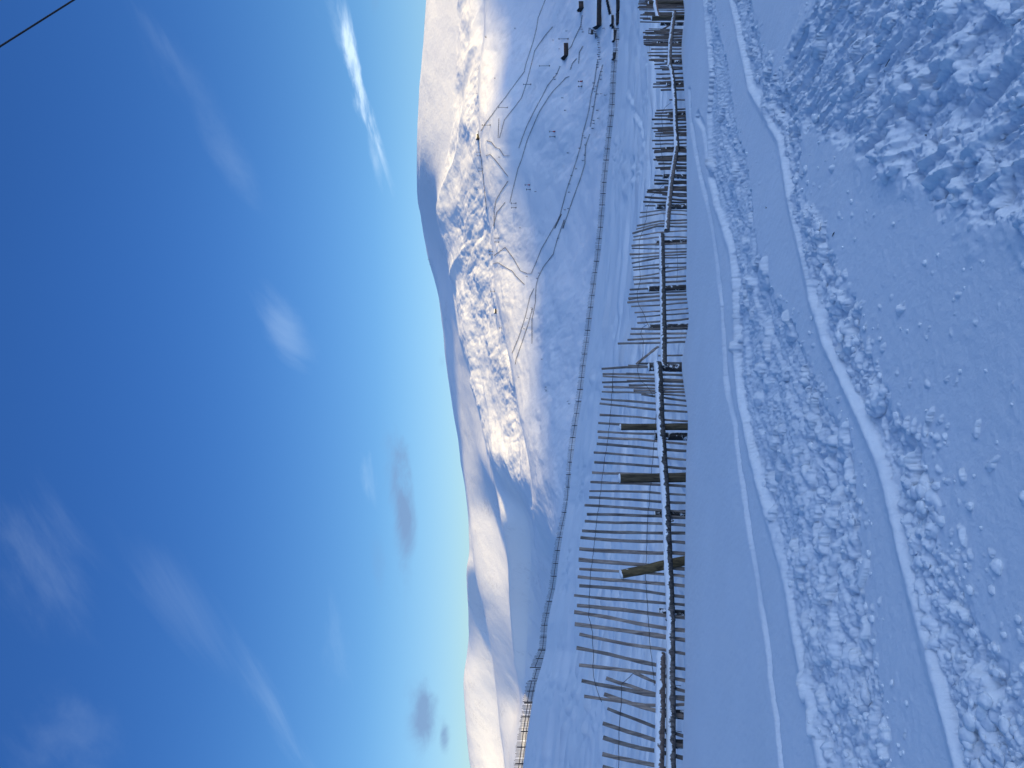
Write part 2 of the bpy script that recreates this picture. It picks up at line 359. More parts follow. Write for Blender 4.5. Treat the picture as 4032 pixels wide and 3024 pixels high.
Zn -= 0.05*(sstep(-w3*0.4, w3*0.5, s2)*sstep(w3*2.6, w3*1.3, s2))
Zn -= 0.05*rub
Zn += 0.018*np.exp(-((sR+0.02)/0.09)**2)*sstep(-0.2, 0.3, fbm(Xn*1.5, Yn*1.5, 2, 35)+0.2)*(sBn > 0)
# rubble relief: blocky clods, combed ridges on the churned bank
gx, gy, _ = ground_pt(3665, 0); hx, hy, _ = ground_pt(3363, 392)
ang = math.atan2(hy-gy, hx-gx); ca, sa = math.cos(ang), math.sin(ang)
al = ca*Xn+sa*Yn; ac = -sa*Xn+ca*Yn
comb_n = 1-np.abs(fbm(al*1.4+0.25*fbm(Xn*4, Yn*4, 2, 50), ac*8.0, 3, 51))*2.2
clod = np.abs(fbm(Xn*13, Yn*13, 4, 52))
clod2 = fbm(Xn*30, Yn*30, 3, 53)
Zn += rub*(0.055*np.clip(comb_n, 0, 1)+0.024*(clod-0.2)+0.010*clod2)
Zn += trA*(0.022*(np.abs(fbm(Xn*9, Yn*9, 4, 61))-0.12)+0.012*fbm(Xn*34, Yn*34, 3, 62))
Zn += trB*(0.035*(np.abs(fbm(Xn*8, Yn*8, 4, 63))-0.12)+0.012*fbm(Xn*30, Yn*30, 3, 64))
Zn += trB*0.030*fbm(sBf*11, Yn*1.3, 3, 68)+trA*0.026*fbm(sAf*11, Yn*1.6, 3, 69)
Zn += 0.0025*fbm(Xn*24, Yn*24, 3, 65)
# splatted lumps: clods half sunk in the surface
lx = []; 
def lump_spots(n, ylo, yhi):
    for _ in range(n):
        yield rng.uniform(ylo, yhi)
def near_index(X, Y):
    u = X/Y; return np.interp(u, U[::-1], np.arange(NC)[::-1])
colpos = lambda u: np.interp(u, U[::-1], np.arange(NC)[::-1].astype(float))
LUMPS = []; Z0 = None
def splat(X, Y, r, h, flat):
    c = int(round(colpos(X/Y)))
    if c < 3 or c > NC-4: return
    yy = Yn[:, c]                                # decreasing with row index
    i0 = np.searchsorted(-yy, -(Y+r*1.5)); i1 = np.searchsorted(-yy, -(Y-r*1.5))+1
    cu_ = int(abs(r*1.5/Y/(U[c-1]-U[c])))+2
    sl = (slice(max(i0-1, 0), min(i1+1, len(tt))), slice(max(c-cu_, 0), min(c+cu_+1, NC)))
    dx = Xn[sl]-X; dY = Yn[sl]-Y
    a = rng.uniform(0, 6.28); wv = rng.uniform(0.10, 0.26); ca_, sa_ = math.cos(a), math.sin(a); asp = rng.uniform(0.7, 1.35)
    px, py = (ca_*dx+sa_*dY)*asp, (-sa_*dx+ca_*dY)/asp
    th = np.arctan2(py, px)
    rr = np.sqrt(px*px+py*py)/(r*(1+wv*np.sin(2*th+a)+wv*0.9*np.sin(3*th+2.1*a)+wv*0.6*np.sin(5*th+a*3)+wv*0.35*np.sin(9*th+a*5)))
    prof_ = np.clip(1-rr**2, 0, 1)**(0.28 if flat else 0.5)
    Zn[sl] = np.maximum(Zn[sl], Z0[sl]+h*prof_*(1+0.22*(px/r))-0.002)
def scatter(n, mask, rlo, rhi, yspan=(-60, 3080), xspan=(2700, 4110), hmul=0.75, flatp=0.3, keep=0.0):
    k = 0
    fr = np.flatnonzero(((mask > 0.35) & (Yn > 1.6) & (Yn < 26)).ravel() & (np.abs(np.broadcast_to(U, Yn.shape)).ravel() < 0.56))
    # equal chance per unit of picture, which thins them out with distance the way the eye sees them
    for idx in rng.choice(fr, n):
        X, Y = Xn.ravel()[idx], Yn.ravel()[idx]
        r = rlo*(rhi/rlo)**(rng.random()**1.7)*(0.75+0.06*Y)
        if keep and rng.random() < keep: LUMPS.append((X, Y, r, idx))
        else: splat(X, Y, r, r*hmul*rng.uniform(0.6, 1.2), rng.random() < flatp)
Z0 = Zn.copy()
for msk_, n_ in ((trA, 90), (rub, 60), (trB*sstep(0.08, 0.2, sBf), 25)):      # broken slabs lying flat
    ids = np.flatnonzero(((msk_ > 0.7) & (Yn > 2) & (Yn < 18) & (np.abs(U)[None, :] < 0.56)).ravel())
    for idx in rng.choice(ids, n_):
        r_ = rng.uniform(0.05, 0.13)*(0.7+0.06*Yn.ravel()[idx]); splat(Xn.ravel()[idx], Yn.ravel()[idx], r_, rng.uniform(0.03, 0.06), True)
Z0 = np.maximum(Z0, Zn-0.012)
fA = sAf/np.maximum(sAf-sAn, 1e-3)
strip = np.exp(-((fA-0.55-0.12*fbm(Xn*0.8, Yn*0.8, 2, 36))/0.13)**2)*sstep(-0.3, 0.1, fbm(Xn*0.9, Yn*0.9, 2, 37))
Zn += trA*strip*(0.022+0.012*fbm(Xn*5, Yn*5, 3, 38)); Z0 = np.maximum(Z0, Zn-0.004)
dens = trA*np.clip(1-1.1*strip, 0, 1)*(rng.random(trA.shape) < np.clip(0.35+1.2*fbm(Xn*1.6, Yn*1.6, 3, 39), 0.08, 1))
scatter(2000, dens, 0.008, 0.042, hmul=0.6, keep=0.05)
scatter(2600, trB*sstep(0.025, 0.08, sBf)*(rng.random(trB.shape) < np.clip(0.4+1.1*fbm(Xn*1.5, Yn*1.5, 3, 40), 0.12, 1)), 0.008, 0.042, keep=0.08)
scatter(2600, rub, 0.007, 0.042, hmul=0.55, keep=0.03)
fringe = (sBn > -0.02)*(sBn < 0.55)*(rng.random(sBn.shape) < np.exp(-np.clip(sBn, 0, 9)*4.5))
scatter(300, fringe*1.0, 0.008, 0.035, keep=0.35)
fr2 = (sAn > 0)*(sAn < 0.3)*(sBf < -0.05)*(rng.random(sAn.shape) < np.exp(-np.clip(sAn, 0, 9)*9))
scatter(150, fr2*1.0, 0.007, 0.022, keep=0.35)
fr3 = (sR > -0.25)*(sR < 0.0)*(sBn > 0)
scatter(40, fr3*1.0, 0.007, 0.03, keep=0.35)
scatter(24, ((sBn > 0.5)*(sR < -0.2))*1.0, 0.007, 0.02, keep=0.5)

rough = np.maximum(np.maximum(trA, trB*sstep(0.025, 0.08, sBf)), rub)
Zn += rough*(0.004*fbm(Xn*28, Yn*28, 3, 66)+0.0032*fbm(Xn*70, Yn*70, 2, 67))
# --- drift crest, hollow at the fence, then the piste to its brow
Yc = Yn[0]; zc = Zn[0]
Yf = np.maximum(fence_d(U), Yc+0.55)
d_b = prof((-1100, 156), (0, 150), (700, 146), (1500, 140), (2300, 132), (2700, 116), (3024, 105), (4130, 80))
z_b = rb*d_b
r_m = rc-0.010
d_m = Yf+1.6; z_m = r_m*d_m
def hermite(D, Z, counts):
    """monotone cubic through knots (k, columns); counts rows per segment"""
    D = np.array(D); Z = np.array(Z); h = np.diff(D, axis=0); s = np.diff(Z, axis=0)/h
    m = np.zeros_like(D); m[0] = s[0]; m[-1] = s[-1]
    for i in range(1, len(D)-1):
        same = s[i-1]*s[i] > 0
        w1 = 2*h[i]+h[i-1]; w2 = h[i]+2*h[i-1]
        with np.errstate(divide='ignore', invalid='ignore'):
            hm = (w1+w2)/(w1/s[i-1]+w2/s[i])
        m[i] = np.where(same, np.nan_to_num(hm), 0)
    outD, outZ = [D[:1]], [Z[:1]]
    for i, n in enumerate(counts):
        t = (np.arange(1, n+1)/n)[:, None]
        t2, t3 = t*t, t*t*t
        outD.append(D[i]+t*h[i])
        outZ.append((2*t3-3*t2+1)*Z[i]+(t3-2*t2+t)*h[i]*m[i]+(-2*t3+3*t2)*Z[i+1]+(t3-t2)*h[i]*m[i+1])
    return np.vstack(outD), np.vstack(outZ)
Dt, Zt = hermite([Yc, Yc+0.12, Yf, d_m], [zc, zc-0.015-0.10*0.12, np.minimum(rc*Yf-0.30, zc-0.30), z_m], [5, 14, 10])
k_ = (z_b-z_m)/(d_b-d_m)
rr_ = np.linspace(0, 1, 190)[1:, None]
Rm = r_m+(rb-r_m)*rr_
Dm = (z_m-k_*d_m)/(Rm-k_); Zm = Rm*Dm
Xm = U*Dm
# ski tracks across the piste: long scored lines and soft rolls
sm = rr_*np.ones_like(Dm)
acr = sm*60+1.2*fbm(yc[None, :]/420+0*sm, sm*3, 2, 70)
env = sstep(0, 0.08, sm)*sstep(1.0, 0.93, sm)
trk = fbm(acr*1.15, yc[None, :]/900+sm*2, 3, 71, 0.6)
trk2 = fbm(acr*3.1+0.8*yc[None, :]/400, yc[None, :]/800, 2, 72, 0.6)
bump = np.clip(trk-0.12, 0, 1)*1.5+1.3*np.clip(trk2-0.16, 0, 1)
Zm += env*bump*(0.0068*Dm+0.02)
Zm += env*0.10*fbm(Xm*0.12, Dm*0.12, 3, 73)*sstep(15, 40, Dm)
def cut(P, depth, wid):
    """a single carved ski line on the piste: photo pixel polyline"""
    global Zm
    py = [p[1] for p in P]; px = [p[0] for p in P]
    o = np.argsort(py); xs = np.interp(yc, np.array(py)[o], np.array(px)[o], left=-9e3, right=-9e3)
    dxp = (2016-Rm*F)-xs[None, :]
    tp_ = sstep(min(py), min(py)+110, yc)*sstep(max(py), max(py)-110, yc)
    Zm += tp_[None, :]*depth*Dm*(np.exp(-((dxp+wid*0.8)/wid)**2)-0.8*np.exp(-((dxp-wid*0.6)/wid)**2))
for P in ([(2475, 300), (2500, 400), (2520, 470), (2545, 560), (2565, 640), (2575, 700)], [(2395, 1250), (2412, 1258), (2425, 1290), (2432, 1340), (2440, 1400)], [(2500, 300), (2488, 520), (2470, 760), (2455, 1000)],
          [(2530, 830), (2545, 1100), (2550, 1500), (2546, 1900), (2530, 2300), (2500, 2700), (2480, 3030)], [(2470, 1400), (2462, 1800), (2440, 2200), (2400, 2600), (2360, 3030)],
          [(2580, 1000), (2592, 1400), (2590, 1900), (2572, 2400), (2560, 3030)], [(2350, 1700), (2330, 2000), (2290, 2300), (2230, 2650), (2170, 3030)], [(2540, 1700), (2520, 2100), (2490, 2500), (2440, 3030)]):
    cut(P, 0.0017, 4.5)
rq = random.Random(12)
for i_ in range(64):                             # single ski lines running across the piste
    s0 = rq.uniform(0.05, 0.98)**0.75; yA = rq.uniform(-100, 2600); yB = yA+rq.uniform(300, 1500); sl_ = rq.uniform(-0.06, 0.06); bw = rq.uniform(0, 6)
    ys_ = np.linspace(yA, yB, 12)
    pl = [(float(np.interp(y_, yc, brow_x))+(float(np.interp(y_, yc, crest_x))-float(np.interp(y_, yc, brow_x)))*min(1.0, max(0.03, 1-s0+sl_*(k2/11)+0.012*math.sin(bw+k2*0.6))), y_) for k2, y_ in enumerate(ys_)]
    cut(pl, rq.uniform(0.0010, 0.0024), rq.uniform(3.0, 5.5))
Dv, Zv = hermite([d_b, d_b*1.12, d_b*1.6], [z_b, z_b-0.02*d_b-0.3+np.minimum(k_, 0)*d_b*0.12, z_b-26], [8, 8])
SX = np.vstack([Xn[::-1], (U*Dt)[1:], U*Dm, (U*Dv)[1:]])
SY = np.vstack([Yn[::-1], Dt[1:], Dm, Dv[1:]])
SZ = np.vstack([Zn[::-1], Zt[1:], Zm, Zv[1:]])
n_near = len(tt)
o = grid_obj('snow_ground', SX[:n_near+22], SY[:n_near+22], SZ[:n_near+22], M_near); tag(o, kind='structure')
o = grid_obj('snow_slope', SX[n_near+21:], SY[n_near+21:], SZ[n_near+21:], M_mid); tag(o, kind='structure')

thin_cover(M_far)
# --- the mountain across the valley and the hills on its left
dC = prof((-1100, 900), (0, 850), (500, 800), (1000, 830), (1500, 770), (1700, 720), (1900, 660), (2043, 740), (2340, 960), (2750, 1500), (3024, 1500), (4130, 1300))
dM = prof((-1100, 500), (0, 480), (800, 500), (1500, 520), (1900, 480), (2100, 500), (2340, 600), (2750, 700), (3024, 600), (4130, 560))
dB = prof((-1100, 1000), (0, 1020), (500, 1080), (700, 1130), (840, 1230), (1200, 1250), (1400, 1250), (1700, 1170), (1850, 1030), (1904, 980), (2100, 1085), (2340, 1275), (2550, 1500), (2750, 1760), (3024, 1700), (4130, 1450))
dD = prof((-1100, 1100), (0, 1150), (400, 1240), (690, 1310), (780, 1480), (870, 1850), (1200, 1850), (1700, 1900), (2045, 1920), (2400, 1920), (2600, 2060), (2750, 2220), (3024, 2150), (4130, 1900))
dS = prof((-1100, 1130), (0, 1190), (400, 1280), (690, 1350), (780, 1560), (880, 2100), (1200, 2200), (1700, 2200), (2045, 2120), (2300, 2090), (2390, 2650), (2500, 2720), (3024, 2900), (4130, 2500))
rM = np.minimum(rb, np.maximum(rC-0.004, -1))-0.012
rM = np.minimum(rb-0.012, rC-0.02)
dipB = prof((0, 0), (720, 0), (860, 0.006), (1700, 0.006), (1850, 0.001), (4000, 0.001))
dipD = prof((0, 0), (1950, 0.0), (2250, 0.008), (2800, 0.010), (3024, 0.004))
dipC = prof((0, 0.0005), (250, 0.001), (450, 0.004), (1000, 0.008), (1900, 0.008), (2100, 0.0005))
wB = sstep(0.0002, 0.005, dipB); wD = sstep(0.0002, 0.006, dipD)
rMC = rM+(rC-rM)*0.60
rCB = (rC-dipC)+(rB-rC+dipC)*0.5
dCB = dC+70+(dB-dC-70)*0.48
DL_x = line([(1945, 0), (1945, 1880), (1955, 1930), (1975, 2050), (1990, 2150), (2000, 2230), (2004, 2340), (2012, 2450), (2022, 2600), (2048, 2720), (2075, 2800), (2090, 3024), (2100, 4130)], 6)
wL = prof((0, 0), (1840, 0), (1930, 1), (2760, 1), (2850, 0), (4130, 0))
d8 = (dB+(dD-dB)*0.35)*(1-wL)+(dB+50)*wL
d8b = np.minimum(np.maximum((d8+(dD-d8)*0.5)*(1-wL)+(dD-330)*wL, d8+90*wL+20), dD-30)
r8_ = ((rB-dipB)*wB+(rB+(rD-rB)*0.4)*(1-wB))
r8b = (r8_+(rD-r8_)*0.5)*(1-wL)+(rho(DL_x)-0.004)*wL
KD = [d_b*1.6, dM*0.72, dM, dM+(dC-dM)*0.55, dC, dC+70, dCB, dB, d8, d8b, dD, dD+(dS-dD)*0.35, dS, dS*1.15, dS*1.6]
KR = [None, rM-0.03, rM, rMC, rC, rC-dipC, rCB, rB, ((rB-dipB)*wB+(rB+(rD-rB)*0.4)*(1-wB))*(1-wL)+rho(DL_x)*wL, r8b, rD, (rD-dipD)*wD+(rD+(rs-rD)*0.5)*(1-wD), rs, rs-0.02, rs-0.10]
KZ = [z_b-26]+[KR[i]*KD[i] for i in range(1, len(KD))]
cnt = [8, 10, 120, 100, 12, 80, 80, 20, 20, 60, 14, 60, 10, 6]
MD, MZ = hermite(KD, KZ, cnt)
MX = U*MD
seg = np.cumsum([0]+cnt)
rowi = np.arange(len(MD))[:, None]
# relief: heather hummocks, wind drifts, gullies; the domes stay smooth
sC, sB, sD, sS = seg[4], seg[7], seg[10], seg[12]
SMW = sstep(250, 500, yc)*sstep(2980, 2880, yc)
for j in range(sB+4, sS+1):                      # soften creases between the hill profiles
    MZ[j] = MZ[j]+(gsmooth(MZ[j], 5)-MZ[j])*SMW
fade = lambda a, b, k: sstep(a, a+k, rowi)*sstep(b, b-k, rowi)
mott = prof((-1100, .6), (0, 1.0), (500, 1.1), (900, 1.3), (1700, 1.2), (2000, 0.6), (3024, .4))[None, :]
rel = fbm(MX/150, MD/150, 3, 80)*3.5+fbm(MX/45, MD/45, 4, 81)*2.4
hum = (np.abs(fbm(MX/22+0.3*MD/40, MD/60, 4, 82))-0.2)*2.0+fbm(MX/9, MD/14, 3, 87)*0.55
pat = sstep(-0.25, 0.35, fbm(MX/110+5, MD/150, 3, 91))*1.15
big = (0.25-np.abs(fbm(MX/95+MD/260, MD/210, 3, 92)))*9.0
A_low = fade(seg[2]-6, sC+2, 30)
A_up = fade(sC+6, sB+2, 12)
MZ += A_low*(rel*1.15+hum*0.8*mott*pat+fbm(MX/70+MD/160, MD/320, 3, 88)*3.0)
MZ += A_up*(rel*1.15+hum*0.8*mott*(0.35+pat)+big)
MZ += fade(sB+4, sD+2, 12)*(fbm(MX/180, MD/180, 3, 83)*2.5+fbm(MX/50, MD/90, 3, 84)*0.5)
MZ += fade(sD+3, sS+1, 8)*(fbm(MX/200, MD/200, 3, 85)*2.5+fbm(MX/60, MD/90, 3, 86)*1.2)
o = grid_obj('mountain', MX, MD, MZ, M_far); tag(o, kind='structure')
TER_D = np.vstack([Dm, Dv[1:], MD[1:]]); TER_Z = np.vstack([Zm, Zv[1:], MZ[1:]])
TER_R = np.maximum.accumulate(TER_Z/TER_D, axis=0)
def on_terrain(x, y, dmin=200.0):
    """point of the mountain seen at a photo pixel"""
    c = int(np.argmin(np.abs(yc-y))); r = (2016-x)/F
    j = np.searchsorted(TER_R[:, c], r)
    j0 = np.searchsorted(TER_D[:, c], dmin); j = min(max(j, j0, 1), len(TER_D)-1)
    r0, r1 = TER_Z[j-1, c]/TER_D[j-1, c], TER_Z[j, c]/TER_D[j, c]
    t = np.clip((r-r0)/(r1-r0), 0, 1) if abs(r1-r0) > 1e-9 else 1
    d = TER_D[j-1, c]+(TER_D[j, c]-TER_D[j-1, c])*t
    z = TER_Z[j-1, c]+(TER_Z[j, c]-TER_Z[j-1, c])*t
    u = (1512-y)/F
    return Vector((u*d, d, z))

# --- unseen ridge behind and right, its crest shaped to shade valley and hills
#SHADOWRIDGE
SH = np.array([SUN_H.x, SUN_H.y]); QV = np.array([-SUN_H.y, SUN_H.x])
tanE = math.tan(SUN_EL); A0 = 1700.0
def ridge_req(x, y):
    p = on_terrain(x, y); q = p.x*QV[0]+p.y*QV[1]; a = p.x*SH[0]+p.y*SH[1]
    return q, p.z+(A0-a)*tanE
qs = np.linspace(-1800, 4200, 480)
HP = [(-1800, 380), (200, 420), (250, 400), (300, 326), (540, 322), (590, 308), (640, 308), (680, 322), (704, 328), (722, 320), (742, 312), (761, 335), (800, 305), (866, 326), (1000, 336), (1280, 325), (1385, 328), (1415, 610), (1490, 660), (1530, 800), (1640, 800), (1680, 660), (1860, 640), (1915, 450), (1970, 300), (2300, 200), (4200, 150)]
H = gsmooth(np.interp(qs, [h[0] for h in HP], [h[1] for h in HP]), 0.8)+9*fbm(qs/45, qs*0, 4, 90)
av = np.array([500, 900, 1250, 1550, 1700, 1900, 2400, 3200.0]); fr_ = np.array([-0.25, 0.2, 0.62, 0.93, 1.0, 0.97, 0.6, 0.0])
QQ, AA = np.meshgrid(qs, av)
HH = H[None, :]*fr_[:, None]
HH[[0]] = -60
HX = QQ*QV[0]+AA*SH[0]; HY = QQ*QV[1]+AA*SH[1]
o = grid_obj('hill', HX, HY, HH, M_far); tag(o, kind='structure')
# ground behind and beside the viewer
th = np.linspace(0, 2*math.pi, 73); rad = np.array([0.5, 2, 5, 12, 30, 80, 200, 500, 900.0])
TH, RR = np.meshgrid(th, rad)
GX = RR*np.cos(TH); GY = RR*np.sin(TH)
ins = (GY > 0.3) & (np.abs(GX) < 0.93*GY)
GZ = -1.55-0.106*GX-0.102*GY-0.12
GZ = np.maximum(GZ, -75.0); GZ = np.minimum(GZ, 60)
GZ = np.where(ins, np.minimum(GZ-2.5, -80.0*np.clip(RR/100, 0, 1)-6), GZ)
o = grid_obj('snowfield_behind', GX, GY, GZ, M_mid); tag(o, kind='structure')

#PART2
# ------------------------------------------------------------------ shape helpers
def tube(points, radii, seg=8, flat=1.0, side=None, jit=0.0, caps=True, seed=0):
    """a round (or flattened) bar through points; returns verts, faces"""
    P = [Vector(p) for p in points]; n = len(P); V = []; Fc = []
    r0 = random.Random(seed)
    if not hasattr(radii, '__len__'): radii = [radii]*n
    for i in range(n):
        d = (P[min(i+1, n-1)]-P[max(i-1, 0)]).normalized()
        sd_ = Vector(side) if side is not None else (Vector((0, 0, 1)) if abs(d.z) < 0.8 else Vector((0, 1, 0)))
        a = (sd_-d*sd_.dot(d)).normalized(); b = d.cross(a)
        for k in range(seg):
            t = 2*math.pi*k/seg; rr = radii[i]*(1+r0.uniform(-jit, jit))
            V.append(P[i]+a*(math.cos(t)*rr)+b*(math.sin(t)*rr*flat))
    for i in range(n-1):
        for k in range(seg):
            k2 = (k+1) % seg
            Fc.append((i*seg+k, i*seg+k2, (i+1)*seg+k2, (i+1)*seg+k))
    if caps:
        Fc.append(tuple(range(seg-1, -1, -1))); Fc.append(tuple((n-1)*seg+k for k in range(seg)))
    return V, Fc
def join(parts):
    V, Fc = [], []
    for v, f in parts:
        o_ = len(V); V += list(v); Fc += [tuple(i+o_ for i in q) for q in f]
    return V, Fc
def box(c, sx, sy, sz, rz=0.0, rx=0.0):
    m = Matrix.Translation(c) @ Matrix.Rotation(rz, 4, 'Z') @ Matrix.Rotation(rx, 4, 'X')
    V = [m @ Vector((x*sx/2, y*sy/2, z*sz/2)) for x in (-1, 1) for y in (-1, 1) for z in (-1, 1)]
    return V, [(0, 1, 3, 2), (4, 6, 7, 5), (0, 4, 5, 1), (2, 3, 7, 6), (0, 2, 6, 4), (1, 5, 7, 3)]
def part(name, vf, mat, parent, base=None, smooth=True):
    b_ = Vector(base) if base is not None else Vector((0, 0, 0))
    return mesh_obj(name, [Vector(v)-b_ for v in vf[0]], vf[1], mat, parent, smooth)
def flatcap(o, ang=50):
    m = o.modifiers.new('edges', 'EDGE_SPLIT'); m.split_angle = math.radians(ang)
    return o

# ------------------------------------------------------------------ the snow fence on the drift
c1 = lambda x, y: (1600+.5425*x, .5425*y)
c2 = lambda x, y: (1600+.5425*x, 800+.5425*y)
c3 = lambda x, y: (1600+.5425*x, 1500+.5425*y)
c4 = lambda x, y: (1600+.5425*x, 2124+.5425*y)
def FP(x, y, off=0.0):
    u = (1512-y)/F; d = float(fence_d(u))-off
    return Vector((u*d, d, (2016-x)/F*d))
FB = FP(2700, 1512)
fence = empty('snow_fence', FB); tag(fence, 'weathered paling snow fence with log rails and wire along the near snowdrift', 'fence')
SL4 = [((1255, 70), (2020, 108)), ((1250, 145), (2015, 212)), ((1255, 212), (2015, 265)), ((1243, 268), (2015, 340)), ((1255, 332), (2015, 410)), ((1217, 405), (2015, 478)), ((1238, 477), (2015, 566)), ((1218, 532), (2015, 660)),
       ((1222, 612), (2020, 730)), ((1255, 685), (1600, 762), (2025, 830)), ((1235, 790), (1810, 905), (2025, 940)), ((1253, 910), (1800, 975), (2020, 1025)), ((1650, 970), (1800, 1030), (2015, 1102)), ((1272, 1028), (1790, 1130), (2015, 1150)),
       ((1450, 1012), (1790, 1112), (2015, 1165)), ((1290, 1138), (1790, 1212), (2010, 1200)), ((1435, 1128), (1785, 1232), (2010, 1290)), ((1458, 1222), (1785, 1360), (2005, 1425)), ((1425, 1335), (1780, 1450), (2005, 1500)),
       ((1427, 1432), (1780, 1535), (2005, 1592)), ((1422, 1553), (1770, 1640), (2005, 1702)), ((1425, 1645), (1770, 1732), (2005, 1790)), ((1430, 1740), (1770, 1820), (2005, 1880)), ((1420, 1835), (2005, 1960)), ((1432, 1930), (2005, 2050))]
SL3 = [((1420, 5), (2015, 8)), ((1615, 30), (2015, 35)), ((1430, 43), (2015, 60)), ((1650, 70), (2010, 80)), ((1418, 75), (2010, 105)), ((1705, 95), (2015, 145)), ((1412, 130), (2015, 180)), ((1403, 167), (1800, 205), (2028, 222)), ((1403, 245), (2028, 290)),
       ((1393, 307), (2020, 340)), ((1387, 367), (2040, 398)), ((1392, 408), (2035, 455)), ((1382, 458), (1700, 482), (2045, 508)), ((1360, 520), (1700, 540), (2040, 575)), ((1363, 590), (2035, 635)), ((1347, 663), (2035, 690)), ((1335, 730), (2030, 765)),
       ((1328, 797), (2028, 822)), ((1326, 845), (2025, 885)), ((1293, 900), (2030, 952)), ((1310, 965), (2015, 990)), ((1295, 1015), (2030, 1050)), ((1275, 1090), (2028, 1108)), ((1263, 1137), (2025, 1180))]
SL2 = [((1418, 1205), (1620, 1190), (1995, 1180)), ((1610, 1180), (1995, 1196)), ((1425, 1240), (2010, 1245)), ((1595, 1237), (1985, 1250)), ((1425, 1255), (2010, 1284)), ((1600, 1287), (2010, 1292)), ((1670, 1166), (1830, 1040)), ((1828, 1107), (2010, 1103)), ((1680, 1163), (1995, 1160)),
       ((1535, 1020), (2025, 1008)), ((1605, 990), (2035, 975)), ((1625, 950), (2035, 945)), ((1632, 913), (2035, 905)), ((1677, 873), (2055, 838)), ((1675, 828), (2060, 797)), ((1657, 795), (2060, 765)), ((1632, 753), (2050, 720)), ((1605, 722), (2045, 690)),
       ((1612, 690), (2035, 663)), ((1618, 660), (2030, 640)), ((1622, 628), (2025, 604)), ((1653, 588), (2030, 565)), ((1645, 553), (2030, 530)), ((1648, 535), (2030, 478)), ((1648, 485), (2025, 460)), ((1643, 463), (2015, 433)), ((1637, 435), (1830, 400), (2030, 392)),
       ((1635, 397), (2030, 372)), ((1622, 372), (2030, 352)), ((1637, 330), (2030, 332)), ((1635, 308), (2030, 290)), ((1645, 268), (1850, 242), (1990, 247)), ((1648, 243), (1800, 212), (2035, 203)), ((1643, 220), (1830, 165), (2035, 170)), ((1670, 190), (1830, 148), (2035, 143)),
       ((1675, 165), (1830, 130), (2035, 122)), ((1693, 100), (1850, 75), (2035, 86)), ((1697, 68), (1850, 50), (2035, 57)), ((1732, 18), (2030, 15))]
SL1 = [((1720, 1465), (2030, 1470)), ((1730, 1430), (2035, 1455)), ((1745, 1393), (2035, 1410)), ((1750, 1378), (2035, 1385)), ((1800, 1332), (2030, 1332)), ((1798, 1308), (2030, 1318)), ((1803, 1275), (2030, 1285)), ((1960, 1240), (2030, 1240)), ((1808, 1217), (2030, 1213)), ((1830, 1190), (2030, 1190)),
       ((1820, 1165), (2030, 1165)), ((1808, 1140), (2030, 1130)), ((1798, 1105), (2025, 1100)), ((1785, 1075), (2025, 1070)), ((1805, 1048), (2030, 1040)), ((1783, 1018), (2030, 1018)), ((1805, 988), (2030, 985)), ((1808, 972), (2030, 970)), ((1825, 945), (2030, 945)), ((1783, 932), (2030, 920)), ((1800, 900), (2030, 895)),
       ((1783, 868), (2030, 865)), ((1803, 840), (2030, 840)), ((1805, 822), (2030, 820)), ((1815, 803), (2030, 790)), ((1910, 727), (2030, 723)), ((1848, 655), (2010, 650)), ((1790, 632), (2010, 628)), ((1793, 610), (2010, 610)), ((1813, 595), (2010, 590)), ((1812, 572), (2005, 570)), ((1815, 537), (2005, 535)), ((1803, 500), (2005, 498)),
       ((1800, 467), (2005, 463)), ((1797, 445), (2005, 445)), ((1775, 432), (2005, 430)), ((1768, 405), (2005, 405)), ((1750, 382), (2005, 380)), ((1778, 357), (2005, 355)), ((1735, 330), (2000, 335)), ((1722, 308), (1995, 310)), ((1722, 295), (1995, 297)), ((1720, 265), (1990, 268)), ((1735, 245), (1990, 247)), ((1735, 222), (1985, 220)), ((1760, 210), (1985, 214)),
       ((1820, 240), (1905, 185)), ((1697, 160), (1990, 165)), ((1695, 130), (1995, 135)), ((1698, 108), (1990, 112)), ((1690, 70), (1985, 75)), ((1688, 45), (1985, 50)), ((1684, 30), (1985, 34)), ((1688, 15), (1985, 18)), ((1690, 0), (1985, 3)), ((1686, -25), (1985, -22)), ((1690, -50), (1985, -48)), ((1686, -85), (1985, -80))]
SL1X = []
rx_ = random.Random(9)
for lo_, hi_, n_, tp in ((-40, 70, 8, 1690), (85, 150, 4, 1700), (212, 335, 9, 1728), (350, 440, 6, 1765), (470, 632, 5, 1805), (800, 1000, 7, 1805), (1045, 1235, 7, 1805), (1300, 1460, 4, 1760)):
    for _ in range(n_):
        y_ = rx_.uniform(lo_, hi_); SL1X.append(((tp+rx_.uniform(-12, 130), y_), (2010, y_+rx_.uniform(-9, 9))))
slats = [(c4, s_) for s_ in SL4[::-1]]+[(c3, s_) for s_ in SL3[::-1]]+[(c2, s_) for s_ in SL2]+[(c1, s_) for s_ in SL1]+[(c1, s_) for s_ in SL1X]
rs_ = random.Random(3); rest = []
